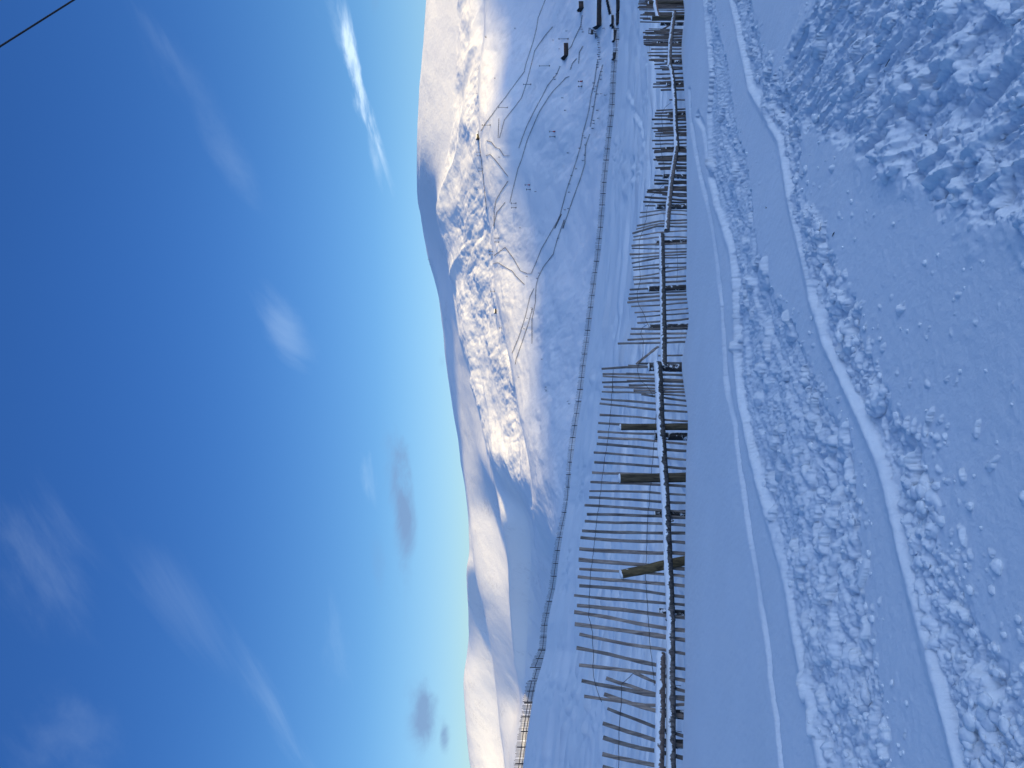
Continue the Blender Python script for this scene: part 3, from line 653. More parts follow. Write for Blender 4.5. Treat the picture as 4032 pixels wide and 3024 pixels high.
for i, (cv_, pts) in enumerate(slats):
    off = rs_.uniform(-0.012, 0.012)
    P = [FP(*cv_(*p), off=off) for p in pts]
    long_ = pts[-1][0] > 1960
    if long_: P[-1] = P[-1]+(P[-1]-P[-2]).normalized()*0.30
    # resample with the gentle crook of split wood
    Q = []; n = 9
    L = [0]
    for a_, b_ in zip(P[:-1], P[1:]): L.append(L[-1]+(b_-a_).length)
    w_ = rs_.uniform(0.018, 0.0275)*(1.1 if cv_ is c4 else (1.22 if cv_ is c1 else 0.95))
    amp = rs_.uniform(-0.017, 0.017); kn = rs_.randrange(2, 8); ph = rs_.uniform(0, 6)
    for k in range(n):
        t = k/(n-1)*L[-1]
        for j in range(len(P)-1):
            if t <= L[j+1]+1e-6: break
        q = P[j].lerp(P[j+1], (t-L[j])/max(1e-6, L[j+1]-L[j]))
        q = q+Vector((0.62, 0.5, 0))*(amp*math.sin(ph+k*0.75)+rs_.uniform(-.004, .004)+(0.008 if k == kn else 0))+Vector((0, rs_.uniform(-.003, .003), 0))
        Q.append(q)
    R_ = [w_*(1+rs_.uniform(-.09, .09)+(0.22 if rs_.random() < .07 else 0)-0.10*(1-abs(k-4)/4)*0) for _ in Q]
    vf = tube(Q, R_, 7, rs_.uniform(0.42, 0.62), side=(0.78, 0.62, 0), jit=0.07, seed=i)
    if i < 100: flatcap(part('paling', vf, M_slatdark if cv_ is c1 else M_slat, fence, FB))
    else: rest.append(vf)
o = flatcap(part('palings', join(rest), M_slatdark, fence, FB)); tag(o, kind='stuff')

def log(name, pts, wpx, mat, off, cap=0.8, seed=0):
    P = [FP(*p, off=off) for p in pts]
    N = 34; L = [0]
    for a_, b_ in zip(P[:-1], P[1:]): L.append(L[-1]+(b_-a_).length)
    Q = []
    for k in range(N):
        t = k/(N-1)*L[-1]
        j = max(i_ for i_ in range(len(P)-1) if t >= L[i_]-1e-9)
        Q.append(P[j].lerp(P[j+1], min(1, (t-L[j])/max(1e-6, L[j+1]-L[j]))))
    for _ in range(2): Q = [Q[0]]+[(Q[i-1]+Q[i]*2+Q[i+1])/4 for i in range(1, N-1)]+[Q[-1]]
    rr_g = random.Random(seed)
    R_ = []
    for k, q in enumerate(Q):
        wp = wpx[0]+(wpx[1]-wpx[0])*k/(N-1)
        R_.append(0.5*wp*q.y/F*(1+rr_g.uniform(-.045, .045)))
    o_ = flatcap(part(name, tube(Q, R_, 14, jit=0.025, seed=seed), mat, fence, FB))
    if cap:
        # snow lying along the top of the log, broken by gaps
        Qc, Rc, k = [], [], 0; segs = []
        for k in range(N):
            g = math.sin(k*0.9+seed)+math.sin(k*0.37+seed*2.1)
            r_ = R_[k]*max(0.0, 0.20+0.22*g)*cap
            if r_ < R_[k]*0.10:
                if len(Qc) > 1: segs.append((Qc, Rc))
                Qc, Rc = [], []
            else:
                Qc.append(Q[k]+Vector((-0.1, -0.15, 0.80)).normalized()*R_[k]*0.86); Rc.append(r_)
        if len(Qc) > 1: segs.append((Qc, Rc))
        parts_ = []
        for si, (a_, b_) in enumerate(segs):
            b_ = [b_[0]*.5]+b_[1:-1]+[b_[-1]*.5]
            parts_.append(tube(a_, b_, 9, 1.35, side=(0, 0, 1), jit=0.16, seed=si+seed))
        for vf_ in parts_: part('snow_cap', vf_, M_lump, o_, FB)
    return o_
log('rail', [(2603, 2572), (2600, 2800), (2596, 3024), (2594, 3180)], (37, 40), M_railpink, 0.16, 0.5, 1)
log('rail', [(2642, 3180), (2642, 3024), (2641, 2450), (2640, 2390)], (40, 34), M_rail, 0.13, 0.42, 2)
log('rail', [(2640, 2402), (2633, 2232), (2622, 1990), (2612, 1825), (2601, 1663), (2595, 1500), (2590, 1432)], (35, 32), M_rail, 0.11, 0.55, 3)
log('rail', [(2614, 1445), (2612, 1250), (2609, 1125), (2607, 1017), (2606, 925)], (26, 21), M_railbare, 0.05, 0.45, 4)
log('rail', [(2626, 908), (2628, 870), (2633, 813), (2644, 705), (2655, 640), (2664, 582)], (22, 19), M_railbare, 0.06, 0.5, 5)
log('rail', [(2667, 586), (2660, 488), (2658, 407), (2652, 325), (2644, 271), (2637, 254)], (19, 16), M_rail, 0.06, 0.9, 6)
log('rail', [(2636, 262), (2639, 179), (2647, 108), (2656, 48)], (17, 16), M_railbare, 0.06, 0.6, 7)
log('rail', [(2592, 70), (2582, 30), (2575, -30), (2573, -110)], (17, 17), M_railpink, 0.05, 0.6, 8)
def post(top, base, w_, mat, off=0.0, seed=0, cap=True):
    P0 = FP(*top, off=off); P1 = FP(*base, off=off)
    P1 = P1+(P1-P0).normalized()*0.28
    r = 0.5*w_*P0.y/F; rg = random.Random(seed)
    Q = [P0.lerp(P1, k/9) for k in range(10)]
    Q = [q+Vector((rg.uniform(-.05, .05), 0, 0))*r for q in Q]
    o_ = flatcap(part('post', tube(Q, [r*(0.94+0.12*k/9+rg.uniform(-.02, .02)) for k in range(10)], 14, jit=0.02, seed=seed), mat, fence, FB))
    if cap:
        d = (P0-P1).normalized()
        part('snow_cap', tube([P0-d*0.004, P0+d*r*0.10, P0+d*r*0.28, P0+d*r*0.36], [r*1.0, r*0.98, r*0.75, r*0.3], 12, jit=0.08, seed=seed+50), M_lump, o_, FB)
POSTS = [((2443, 1682), (2712, 1680), 27, M_post, 0.02), ((2440, 1884), (2708, 1880), 37, M_post, 0.02), ((2446, 2262), (2695, 2208), 37, M_post, 0.06), ((2577, 1718), (2712, 1719), 31, M_postdark, -0.06), ((2577, 2022), (2700, 2021), 26, M_postdark, -0.05),
         ((2593, 2408), (2698, 2418), 28, M_postdark, -0.05), ((2612, 2808), (2692, 2814), 36, M_postdark, -0.07), ((2612, 2925), (2690, 2931), 36, M_postdark, -0.07), ((2554, 1447), (2686, 1449), 32, M_postdark, -0.03), ((2550, 1289), (2712, 1286), 25, M_postdark, -0.04),
         ((2553, 1138), (2702, 1132), 22, M_postdark, -0.03), ((2578, 958), (2706, 951), 20, M_postdark, -0.03), ((2584, 814), (2706, 813), 20, M_postdark, -0.03), ((2610, 694), (2702, 695), 18, M_postdark, -0.03), ((2622, 586), (2702, 588), 16, M_postdark, -0.03),
         ((2630, 452), (2702, 450), 15, M_postdark, -0.03), ((2624, 334), (2694, 334), 15, M_postdark, -0.03), ((2618, 244), (2686, 244), 14, M_postdark, -0.03), ((2588, 171), (2680, 171), 14, M_postdark, -0.03), ((2599, 95), (2688, 95), 12, M_postdark, -0.03),
         ((2565, 73), (2696, 70), 19, M_post, 0.02), ((2553, 14), (2680, 14), 18, M_post, 0.0), ((2550, -60), (2680, -60), 18, M_post, 0.0)]
for i, (a_, b_, w_, m_, of_) in enumerate(POSTS): post(a_, b_, w_, m_, of_, seed=i)
def wire(pts, off=0.035, r=0.0038, name='wire', twist=0.5):
    P = [FP(*p, off=off) for p in pts]; Q = []; rg = random.Random(len(pts))
    for a_, b_ in zip(P[:-1], P[1:]):
        n = max(2, int((b_-a_).length/0.07))
        for k in range(n): Q.append(a_.lerp(b_, k/n)+Vector((0, rg.uniform(-1, 1)*0.004, rg.uniform(-1, 1)*0.006))*twist*2)
    Q.append(P[-1]); part(name, tube(Q, r, 5), M_wire, fence, FB)
wire([c3(1500, -20), c3(1490, 130), c3(1475, 300), c3(1460, 440), c3(1440, 560), c3(1430, 650), c3(1415, 760), c3(1400, 880), c3(1385, 1000), c3(1365, 1150), c3(1350, 1290), c3(1335, 1400), c3(1330, 1500), c4(1325, 500), c4(1325, 560), c4(1350, 680), c4(1358, 800), c4(1355, 920), c4(1370, 1050), c4(1418, 1180)])
wire([c3(1812, 240), c3(1800, 430), c3(1785, 600), c3(1775, 740), c3(1765, 850), c3(1750, 1000), c3(1745, 1150), c3(1742, 1300), c3(1735, 1450), c4(1740, 300), c4(1750, 500), c4(1765, 700), c4(1775, 830), c4(1792, 950), c4(1800, 1060)])
wire([c4(1650, 970), c4(1565, 1050), c4(1560, 1200), c4(1545, 1350), c4(1540, 1659), c4(1535, 1900)])
wire([c2(1790, 1400), c2(1770, 1360), c2(1740, 1320), c2(1700, 1290), c2(1675, 1210), c2(1690, 1160), c2(1715, 1110), c2(1720, 1000), c2(1700, 950), c2(1712, 905), c2(1750, 880), c2(1730, 820), c2(1680, 720), c2(1675, 650), c2(1700, 560), c2(1690, 430), c2(1690, 330), c2(1690, 270), c2(1710, 220), c2(1740, 120), c2(1750, 20), c1(1762, 1480), c1(1780, 1420), c1(1830, 1380), c1(1868, 1340)])
wire([c2(1500, 1200), c2(1498, 1260), c2(1497, 1350), c3(1500, 80)])
wire([c2(1890, 300), c2(1960, 260), c2(1965, 370), c2(1970, 470), c2(1965, 580)], r=0.003)
wire([c1(1872, 1300), c1(1870, 1200), c1(1850, 1100), c1(1840, 1000), c1(1860, 920), c1(1850, 830), c1(1885, 770), c1(1920, 745)])
wire([c1(1750, 130), c1(1745, 60), c1(1745, -40)]); wire([c1(1770, 420), c1(1765, 330), c1(1750, 240)])
# wire lashings round the rails
for (x, y, w_) in ((2642, 2706, 38), (2642, 2886, 40), (2640, 2440, 36), (2634, 2050, 36), (2597, 1545, 32), (2608, 1060, 24)):
    C0 = FP(x, y, 0.12); r = 0.53*w_*C0.y/F; Q = []
    for k in range(25):
        t = 2*math.pi*k/12; Q.append(C0+Vector((0.012*(k/12-1)*6*0.1, math.cos(t)*r, math.sin(t)*r)))
    Q.append(C0+Vector((0.05, -r*1.2, -r*1.7))); part('wire_tie', tube(Q, 0.004, 5), M_wire, fence, FB)

# ------------------------------------------------------------------ the long fence on the brow of the piste
def brow_pt(y, f=0.988):
    u = (1512-y)/F; d_ = np.interp(u, U[::-1], d_b[::-1])*f
    zm = np.interp(u, U[::-1], z_m[::-1]); dm = np.interp(u, U[::-1], d_m[::-1]); k = np.interp(u, U[::-1], k_[::-1])
    return Vector((u*d_, d_, zm+k*(d_-dm)))
def brow_fence(y0, y1, h0, h1, bay, label, low=0.45, seed=0, thick=1.0, lean=0.0):
    rg = random.Random(seed)
    ys = np.linspace(y0, y1, 900); pts = [brow_pt(y) for y in ys]
    L = np.concatenate([[0], np.cumsum([(b_-a_).length for a_, b_ in zip(pts[:-1], pts[1:])])])
    n = max(1, int(round(L[-1]/bay)))
    at = lambda s_: Vector([np.interp(s_, L, [p[i] for p in pts]) for i in range(3)])
    root = empty('brow_fence', at(0)); tag(root, label, 'fence', 'fence runs along the brow of the piste'); B0 = at(0)
    rail_pts = []
    for i in range(n+1):
        s_ = L[-1]*i/n; p = at(s_); h = h0+(h1-h0)*i/n
        ph = h*rg.uniform(0.72, 1.0)
        part('post', tube([p-Vector((0, 0, 0.3)), p+Vector((rg.uniform(-.05, .05), 0, ph))], 0.055*thick, 6), M_farwood, root, B0)
        rail_pts.append(p+Vector((0, -0.06, h*low+rg.uniform(-.05, .05))))
    part('rail', tube(rail_pts, 0.045*thick, 6), M_farwood, root, B0)
    if thick > 1.15: part('rail', tube([q-Vector((0, 0, 0.32*h0)) for q in rail_pts], 0.04*thick, 6), M_farwood, root, B0)
    for i in range(n):
        vs = []; m = max(3, int(round(L[-1]/n/0.165)))
        for k in range(m):
            s_ = L[-1]*(i+(k+0.5)/m)/n; p = at(s_); h = (h0+(h1-h0)*(i+k/m)/n)*rg.uniform(0.86, 1.06)
            if rg.random() < 0.03: continue
            vs.append(box(p+Vector((lean*h*.5+rg.uniform(-.02, .02), 0.03, h/2-0.15)), 0.042*thick, 0.02, h+0.3, rg.uniform(-.2, .2), 0))
        part('slat_panel', join(vs), M_farwood, root, B0, smooth=False)
brow_fence(112, 2556, 1.18, 1.12, 2.3, 'long thin slatted fence along the brow of the piste under the mountain', seed=1)
brow_fence(2560, 2628, 1.25, 1.95, 2.0, 'short slatted fence run growing taller towards its broken end on the brow', seed=2, thick=1.15, low=0.5)
brow_fence(2634, 2674, 1.0, 1.0, 2.0, 'lowest and shortest slatted fence piece filling a gap between two taller runs on the brow', seed=3, low=0.6)
brow_fence(2680, 2764, 1.65, 1.45, 2.2, 'dense tall slatted fence panel with cross rails standing on the brow', seed=4, thick=1.2, low=0.52)
brow_fence(2768, 3120, 1.40, 1.35, 2.4, 'slatted brow fence with stout posts seen against sunlit snow of the near hill', seed=5, thick=1.25, low=0.45)

# ------------------------------------------------------------------ piste fences on the mountain
def piste_fence(pts, label, seed, hgt=1.0):
    rg = random.Random(seed); W = []
    for (a_, b_) in zip(pts[:-1], pts[1:]):
        n = max(2, int(math.hypot(b_[0]-a_[0], b_[1]-a_[1])/7))
        for k in range(n): W.append(on_terrain(a_[0]+(b_[0]-a_[0])*k/n, a_[1]+(b_[1]-a_[1])*k/n))
    W.append(on_terrain(*pts[-1]))
    V = [W[0]]; runs = [[W[0]]]
    for q in W[1:]:
        if (q-V[-1]).length < 30: runs[-1].append(q)
        else: runs.append([q])
        V.append(q)
    runs = [r_ for r_ in runs if len(r_) > 1]
    V = [q for r_ in runs for q in r_]
    if len(V) < 2: return
    vs = []
    up = Vector((0, 0, 1))
    for r_ in runs:
        for zz, rr in ((0.35*hgt, 0.06), (0.9*hgt, 0.06)): vs.append(tube([q+up*zz for q in r_], rr, 4))
    for a_, b_ in [p2 for r_ in runs for p2 in zip(r_[:-1], r_[1:])]:
        d_ = b_-a_; n = max(1, int(d_.length/0.42)); ang_ = math.atan2(d_.y, d_.x)
        for k in range(n):
            vs.append(box(a_.lerp(b_, (k+.5)/n)+up*(hgt*0.42), 0.17, 0.04, hgt*rg.uniform(0.95, 1.1), ang_))
    root = empty('piste_fence', V[0]); tag(root, label, 'fence', 'snow fences on the mountain')
    part('slat_panel', join(vs), M_pisteft, root, V[0], smooth=False)
    step = max(1, len(V)//12)
    for q in V[::step]: part('post', tube([q-up*0.3, q+up*hgt*1.05], 0.05, 5), M_pisteft, root, V[0])
def C1(*p): return [c1(*q) for q in p]
def C2(*p): return [c2(*q) for q in p]
PF = [(C1((1020, -20), (960, 130), (950, 200), (925, 300), (870, 470), (860, 520), (800, 600), (720, 710), (670, 770), (620, 840), (580, 890), (545, 950)), 'uppermost long snow fence climbing to the dark hut on the ridge top'),
      (C1((1065, 195), (1010, 260), (960, 330), (935, 370), (900, 510), (880, 590), (840, 710), (780, 790), (715, 870), (680, 1000)), 'second long snow fence down the mountain, just below the uppermost one'),
      (C1((1120, 480), (1095, 540), (1030, 620), (990, 700), (940, 790), (880, 910), (845, 1000), (820, 1075)), 'long snow fence starting beside the white roofed chalet on the mountain'),
      (C1((1185, 555), (1160, 565), (1130, 600), (1070, 660), (1040, 700), (970, 810), (930, 900), (880, 1020), (840, 1160), (815, 1220), (790, 1320), (770, 1400), (755, 1470)), 'long snow fence with a hooked lower end below the chalet fence'),
      (C1((1280, 110), (1270, 190), (1230, 270), (1200, 340), (1170, 370)), 'snow fence leading from the lift station up to the chalet'),
      (C1((1285, 335), (1260, 380), (1255, 460)), 'short bent snow fence nearest the lift station below the chalet'),
      (C1((1240, 425), (1210, 460), (1195, 505)), 'shortest snow fence, just under the chalet'),
      (C1((1395, 430), (1380, 520), (1370, 600), (1345, 700), (1330, 800), (1305, 900), (1285, 970), (1270, 1060), (1240, 1160), (1205, 1270), (1170, 1370), (1120, 1560), (1080, 1659))+C2((1130, 80), (1060, 200), (985, 330), (945, 430), (910, 510), (880, 510), (830, 490), (780, 400), (720, 320), (640, 380)), 'longest snow fence, from the lift queue across the slope and hooking up to the ridge'),
      (C1((1430, 470), (1395, 600), (1370, 750), (1340, 920)), 'straight tall snow fence beside the lift queue'),
      (C1((1335, 975), (1305, 1060), (1300, 1190), (1270, 1290), (1215, 1440), (1180, 1540), (1140, 1659))+C2((1150, 120), (1100, 260), (1070, 370), (1000, 460), (960, 540), (945, 600), (940, 720), (915, 850), (915, 1020)), 'lowest long snow fence, nearest the brow of the piste'),
      (C2((860, 590), (800, 530), (770, 490), (730, 470), (665, 430), (635, 440)), 'zigzag snow fence dropping from the ridge in a sunlit hollow'),
      (C2((930, 620), (900, 680), (865, 830), (820, 970), (770, 1090)), 'upper of the twin snow fences running to the gully at the left of the mountain'),
      (C2((920, 760), (890, 870), (840, 1020), (800, 1130), (795, 1170)), 'lower of the twin snow fences running to the gully at the left of the mountain'),
      (C1((585, 1020), (620, 1030), (650, 1070), (680, 1080), (710, 1130), (750, 1130)), 'snow fence bending round a snowy knoll just below the ridge hut'),
      (C1((580, 1130), (610, 1120), (640, 1150), (680, 1200), (740, 1280)), 'curved snow fence below the knoll fence near the ridge'),
      (C1((740, 1315), (690, 1390), (655, 1450), (640, 1530), (640, 1650)), 'snow fence curving up to the ridge, the upper of a close pair'),
      (C1((720, 1470), (660, 1540), (635, 1640)), 'short snow fence, the lower of a close pair curving to the ridge'),
      (C1((675, 860), (672, 930), (670, 1000)), 'short faint snow fence standing alone below the ridge hut'),
      (C1((524, 950), (532, 1050), (545, 1150), (556, 1250), (572, 1400), (585, 1520)), 'snow fence following the crest of the ridge')]
for i, (p_, l_) in enumerate(PF): piste_fence(p_, l_, i)

# ------------------------------------------------------------------ lift pylons
def pylon(base, hpx, label, red=False, arm=3.2):
    p = on_terrain(*base); h = hpx*p.y/F; up = Vector((0, 0, 1))
    root = empty('lift_pylon', p); tag(root, label, 'lift pylon', 'ski lift pylons')
    part('mast', tube([p-up*0.6, p+up*h], [0.26, 0.18], 8), M_steel, root, p)
    d = Vector((0.45, 0.9, 0)).normalized()
    part('cross_arm', tube([p+up*h-d*arm/2, p+up*h+d*arm/2], 0.14, 6), M_steel, root, p)
    part('pulley', join([box(p+up*(h-0.25)+d*s_*arm/2, 1.1, 0.35, 0.5, 0.6) for s_ in (-1, 1)]), M_dark, root, p, smooth=False)
    part('base_block', box(p+up*0.15, 1.1, 1.1, 0.7), M_steel, root, p, smooth=False)
    if red: part('padding', tube([p, p+up*1.9], 0.5, 10), M_red, root, p)
PY = [((1175, 282), 38, 'tall T-shaped lift pylon above the white roofed chalet', 0), ((1040, 478), 41, 'T-shaped lift pylon left of the chalet, second up the fence line', 0), ((905, 612), 30, 'T-shaped lift pylon standing on the second snow fence', 0),
      ((735, 780), 36, 'T-shaped lift pylon touching the uppermost snow fence', 0), ((610, 908), 33, 'highest T-shaped lift pylon just under the ridge hut', 0)]
for b_, h, l_, r_ in PY: pylon(c1(*b_), h, l_, r_, 5.0)
for b_, h, l_, r_ in [((1278, 590), 17, 'red padded pylon of the lowest pair by the queue fence', 1), ((1275, 627), 15, 'plain pylon of the lowest pair by the queue fence', 0), ((1080, 955), 23, 'red padded pylon of the middle pair on the drag lift', 1),
                      ((1080, 992), 22, 'plain pylon of the middle pair on the drag lift', 0), ((897, 1342), 20, 'red padded pylon of the upper pair on the drag lift', 1), ((900, 1375), 16, 'plain pylon of the upper pair on the drag lift', 0),
                      ((797, 1475), 20, 'right hand pylon of the pair beside the drag lift top gully', 0), ((797, 1507), 19, 'left hand pylon of the pair beside the drag lift top gully', 0), ((552, 1220), 15, 'right hand pylon of the twin pair on the sunlit ridge crest', 0),
                      ((552, 1243), 15, 'left hand pylon of the twin pair on the sunlit ridge crest', 0), ((538, 1105), 15, 'upper of two leaning pylons on the ridge crest fence', 0), ((538, 1130), 14, 'lower of two leaning pylons on the ridge crest fence', 0)]:
    pylon(c1(*b_), h, l_, r_, 3.0)
for b_, h, l_ in [((672, 254), 17, 'right hand pylon of a pair above the hooked fence end'), ((672, 282), 17, 'left hand pylon of a pair above the hooked fence end'), ((628, 350), 15, 'right hand pylon of the pair on the ridge where fences meet'),
                  ((628, 375), 15, 'left hand pylon of the pair on the ridge where fences meet'), ((640, 640), 17, 'lone pylon on the ridge crest left of the fences'), ((690, 905), 9, 'small pylon at the sunlit end of the ridge crest')]:
    pylon(c2(*b_), h, l_, 0, 2.6)
for b_, l_ in [((1652+20, 1022), 'right hand of two tiny pylons on the skyline'), ((1690, 1042), 'left hand of two tiny pylons on the skyline')]:
    pylon((float(np.interp(b_[1], yc, sky_x))+1.5, b_[1]), 7, l_, 0, 2.5)

# ------------------------------------------------------------------ buildings
def house(p, rz, L, W, hw, hr, wallmat, label, cat, name, gable=0.5, roof=M_roof, windows=3, base_drop=1.5, door=True):
    """gabled building; local x along the ridge"""
    root = empty(name, p, rz); tag(root, label, cat)
    V = [(-L/2, -W/2, -base_drop), (L/2, -W/2, -base_drop), (L/2, W/2, -base_drop), (-L/2, W/2, -base_drop), (-L/2, -W/2, hw), (L/2, -W/2, hw), (L/2, W/2, hw), (-L/2, W/2, hw), (-L/2, 0, hw+hr), (L/2, 0, hw+hr)]
    mesh_obj('wall', [Vector(v) for v in V], [(0, 1, 5, 4), (2, 3, 7, 6), (1, 2, 6, 9, 5), (3, 0, 4, 8, 7)], wallmat, root, False)
    ov = 0.5; t = 0.35; sl = hr/(W/2)
    rv = []
    for s_ in (-1, 1):
        a_ = [(-L/2-ov, s_*(W/2+ov), hw-sl*ov), (L/2+ov, s_*(W/2+ov), hw-sl*ov), (L/2+ov, 0, hw+hr), (-L/2-ov, 0, hw+hr)]
        top = [(x, y, z+t) for x, y, z in a_]
        rv.append(([Vector(v) for v in a_+top], [(0, 1, 2, 3), (4, 7, 6, 5), (0, 4, 5, 1), (1, 5, 6, 2), (2, 6, 7, 3), (3, 7, 4, 0)]))
    mesh_obj('roof', *join(rv), roof, root, False)
    for i in range(windows):
        x = -L/2+L*(i+0.75)/(windows+0.5)
        wv = box(Vector((x, -W/2-0.03, hw*0.58)), L/(windows+1)*0.55, 0.08, hw*0.38)
        wo_ = mesh_obj('window', *wv, M_glass, root, False)
        mesh_obj('window_frame', *box(Vector((x, -W/2-0.05, hw*0.36)), L/(windows+1)*0.62, 0.14, 0.12), M_brown, wo_, False)
    if door: mesh_obj('door', *box(Vector((-L/2-0.03, 0, 1.0)), 0.08, 1.1, 2.0), M_brown, root, False)
    return root
p = on_terrain(*c1(1160, 375)); house(p, math.radians(12), 11.5, 7.0, 2.6, 2.3, M_dark, 'dark chalet with a white snowy roof alone on the lower mountain', 'chalet', 'chalet', windows=4)
p = on_terrain(2358, 30); house(p+Vector((1.0, 0, 0.1)), math.radians(-6), 30, 9, 2.3, 2.6, M_dark, 'long dark lodge under a thick snow covered roof at the foot of the mountain', 'lodge', 'lodge', windows=8)
p = on_terrain(2338, 2); house(p+Vector((4, 18, 0)), math.radians(-4), 14, 6, 2.4, 1.6, M_brown, 'smaller brown building behind the long dark lodge', 'building', 'lodge_annex', windows=3)
p = on_terrain(2293, 26); house(p, 0.2, 6, 5, 3.4, 1.2, M_dark, 'small square dark hut up the slope from the long lodge', 'hut', 'hut', windows=1)
p = on_terrain(1884, 540); house(p, 0.3, 6, 4, 2.4, 0.8, M_dark, 'small dark hut on the top of the ridge by the uppermost fence', 'hut', 'ridge_hut', windows=1)
p = on_terrain(1955, 1226); house(p, 0.3, 5, 4, 2.6, 0.8, M_dark, 'tiny dark lift cabin on the sunlit ridge crest', 'hut', 'lift_hut', windows=1)
# lift station: two masts with a drive cabin between them
p = on_terrain(2346, 125); root = empty('lift_station', p, 0.15); tag(root, 'ski lift station of two dark masts and a cabin left of the long lodge', 'lift station')
for x in (-1.6, 1.6):
    mesh_obj('mast', *tube([(x, 0, -1), (x, 0, 5.6)], 0.22, 8), M_steel, root)
mesh_obj('cabin', *box(Vector((0, 0.4, 2.9)), 2.6, 2.2, 1.9), M_brown, root, False)
mesh_obj('window', *box(Vector((0, -0.73, 3.1)), 1.6, 0.08, 0.8), M_glass, root, False)
mesh_obj('roof', *box(Vector((0, 0.4, 4.0)), 3.1, 2.6, 0.26), M_roof, root, False)
mesh_obj('drive_wheel', *tube([(0, -0.2, 5.2), (0, -0.2, 5.42)], 1.5, 20), M_steel, root)
mesh_obj('ramp', *box(Vector((-3.4, 0, 0.2)), 3.2, 1.6, 0.5), M_dark, root, False)
# sheds on the near side of the car park, half hidden by the brow
for (x, y, L, W, hw, hr, l_) in [(2413, 82, 8, 4, 1.7, 0.9, 'dark shed at the end of the parked vehicles'), (2422, 142, 9, 4, 1.7, 0.8, 'dark shed halfway along the car park edge near the brow'), (2421, 222, 5, 3.4, 1.9, 0.6, 'small dark box shed left of the others, just over the brow'),
                                (2438, 20, 12, 4, 0.9, 0.7, 'low dark shed nearest the brow at the picture edge'), (2437, 74, 9, 4, 0.9, 0.6, 'low dark shed just over the brow beside the fence end')]:
    p = on_terrain(min(x, float(np.interp(y, yc, brow_x))-4), y); house(p, 0.1, L*0.8, W, hw, hr, M_dark, l_, 'shed', 'shed', windows=2, roof=M_dark if x > 2430 else M_roof)
# parked vehicles
def car():
    root = empty('parked_car'); tag(root, 'small dark vehicle parked in the row below the long lodge', 'car', 'vehicles parked below the lodge')
    V = [(-2.1, .3), (-2.1, .75), (-1.9, .95), (-1.2, 1.0), (-.75, 1.5), (1.1, 1.52), (1.75, 1.0), (2.1, .9), (2.15, .35)]
    n = len(V); v = [Vector((x, -.85, z)) for x, z in V]+[Vector((x, .85, z)) for x, z in V]
    f = [tuple(range(n)), tuple(range(2*n-1, n-1, -1))]+[(i, i+n, (i+1) % n+n, (i+1) % n) for i in range(n)]
    mesh_obj('body', v, f, M_car, root, False)
    for x in (-1.3, 1.3):
        for y in (-.8, .8): mesh_obj('wheel', *tube([(x, y-.1, .33), (x, y+.1, .33)], .33, 12), M_tyre, root)
    mesh_obj('windscreen', *box(Vector((0.15, -0.87, 1.22)), 1.5, 0.04, 0.36), M_glass, root, False)
    return root
def copy_tree(o_, parent=None):
    c_ = o_.copy(); COL.objects.link(c_); c_.parent = parent
    for ch in list(o_.children): copy_tree(ch, c_)
    return c_
proto = car(); first = True
for i in range(13):
    t = i/12; x = 2394+(2419-2394)*t; y = 4+114*t
    r_ = proto if first else copy_tree(proto); first = False
    r_.location = on_terrain(x, y); r_.rotation_euler[2] = 1.2+rng.uniform(-.15, .15)

# ------------------------------------------------------------------ skiers, far off
def skier():
    J = [(0, 0, .92), (0, .04, 1.2), (0, .02, 1.46), (0, .02, 1.56), (0, .0, 1.72),
         (.19, .04, 1.42), (.32, -.08, 1.18), (.30, -.30, 1.05), (-.19, .04, 1.42), (-.32, -.08, 1.18), (-.30, -.30, 1.05),
         (.11, 0, .88), (.14, -.10, .50), (.14, .03, .08), (-.11, 0, .88), (-.14, -.10, .50), (-.14, .03, .08)]
    E = [(0, 1), (1, 2), (2, 3), (3, 4), (2, 5), (5, 6), (6, 7), (2, 8), (8, 9), (9, 10), (0, 11), (11, 12), (12, 13), (0, 14), (14, 15), (15, 16)]
    R_ = [.17, .17, .15, .07, .11, .08, .065, .06, .08, .065, .06, .11, .09, .08, .11, .09, .08]
    me = bpy.data.meshes.new('person'); me.from_pydata(J, E, []); o_ = bpy.data.objects.new('person', me); COL.objects.link(o_)
    m = o_.modifiers.new('skin', 'SKIN'); s_ = o_.modifiers.new('sub', 'SUBSURF'); s_.levels = 1; s_.render_levels = 1
    for i, r in enumerate(R_): me.skin_vertices[0].data[i].radius = (r, r)
    me.skin_vertices[0].data[0].use_root = True
    dg = bpy.context.evaluated_depsgraph_get(); e_ = o_.evaluated_get(dg); nm = bpy.data.meshes.new_from_object(e_)
    o_.modifiers.clear(); o_.data = nm; nm.materials.clear(); nm.materials.append(M_cloth)
    for x in (.14, -.14): mesh_obj('ski', *box(Vector((x, -.1, .02)), .1, 1.7, .03), M_dark, o_, False)
    return o_
sk = skier(); sk_red = None
GRP = {'queue': ('distant person in dark clothing in the lift queue at the foot of the mountain', 'people in the lift queue'),
       'low': ('distant person in dark clothing on the lower piste by the two lowest fences', 'people on the lower piste'),
       'mid': ('tiny distant person in dark clothing on the shaded middle slope among the fences', 'people on the middle slope'),
       'top': ('tiny distant person in dark clothing on the sunlit upper snow', 'people on the upper snow'),
       'left': ('tiny distant person in dark clothing by the fences at the left of the mountain', 'people at the left of the mountain')}
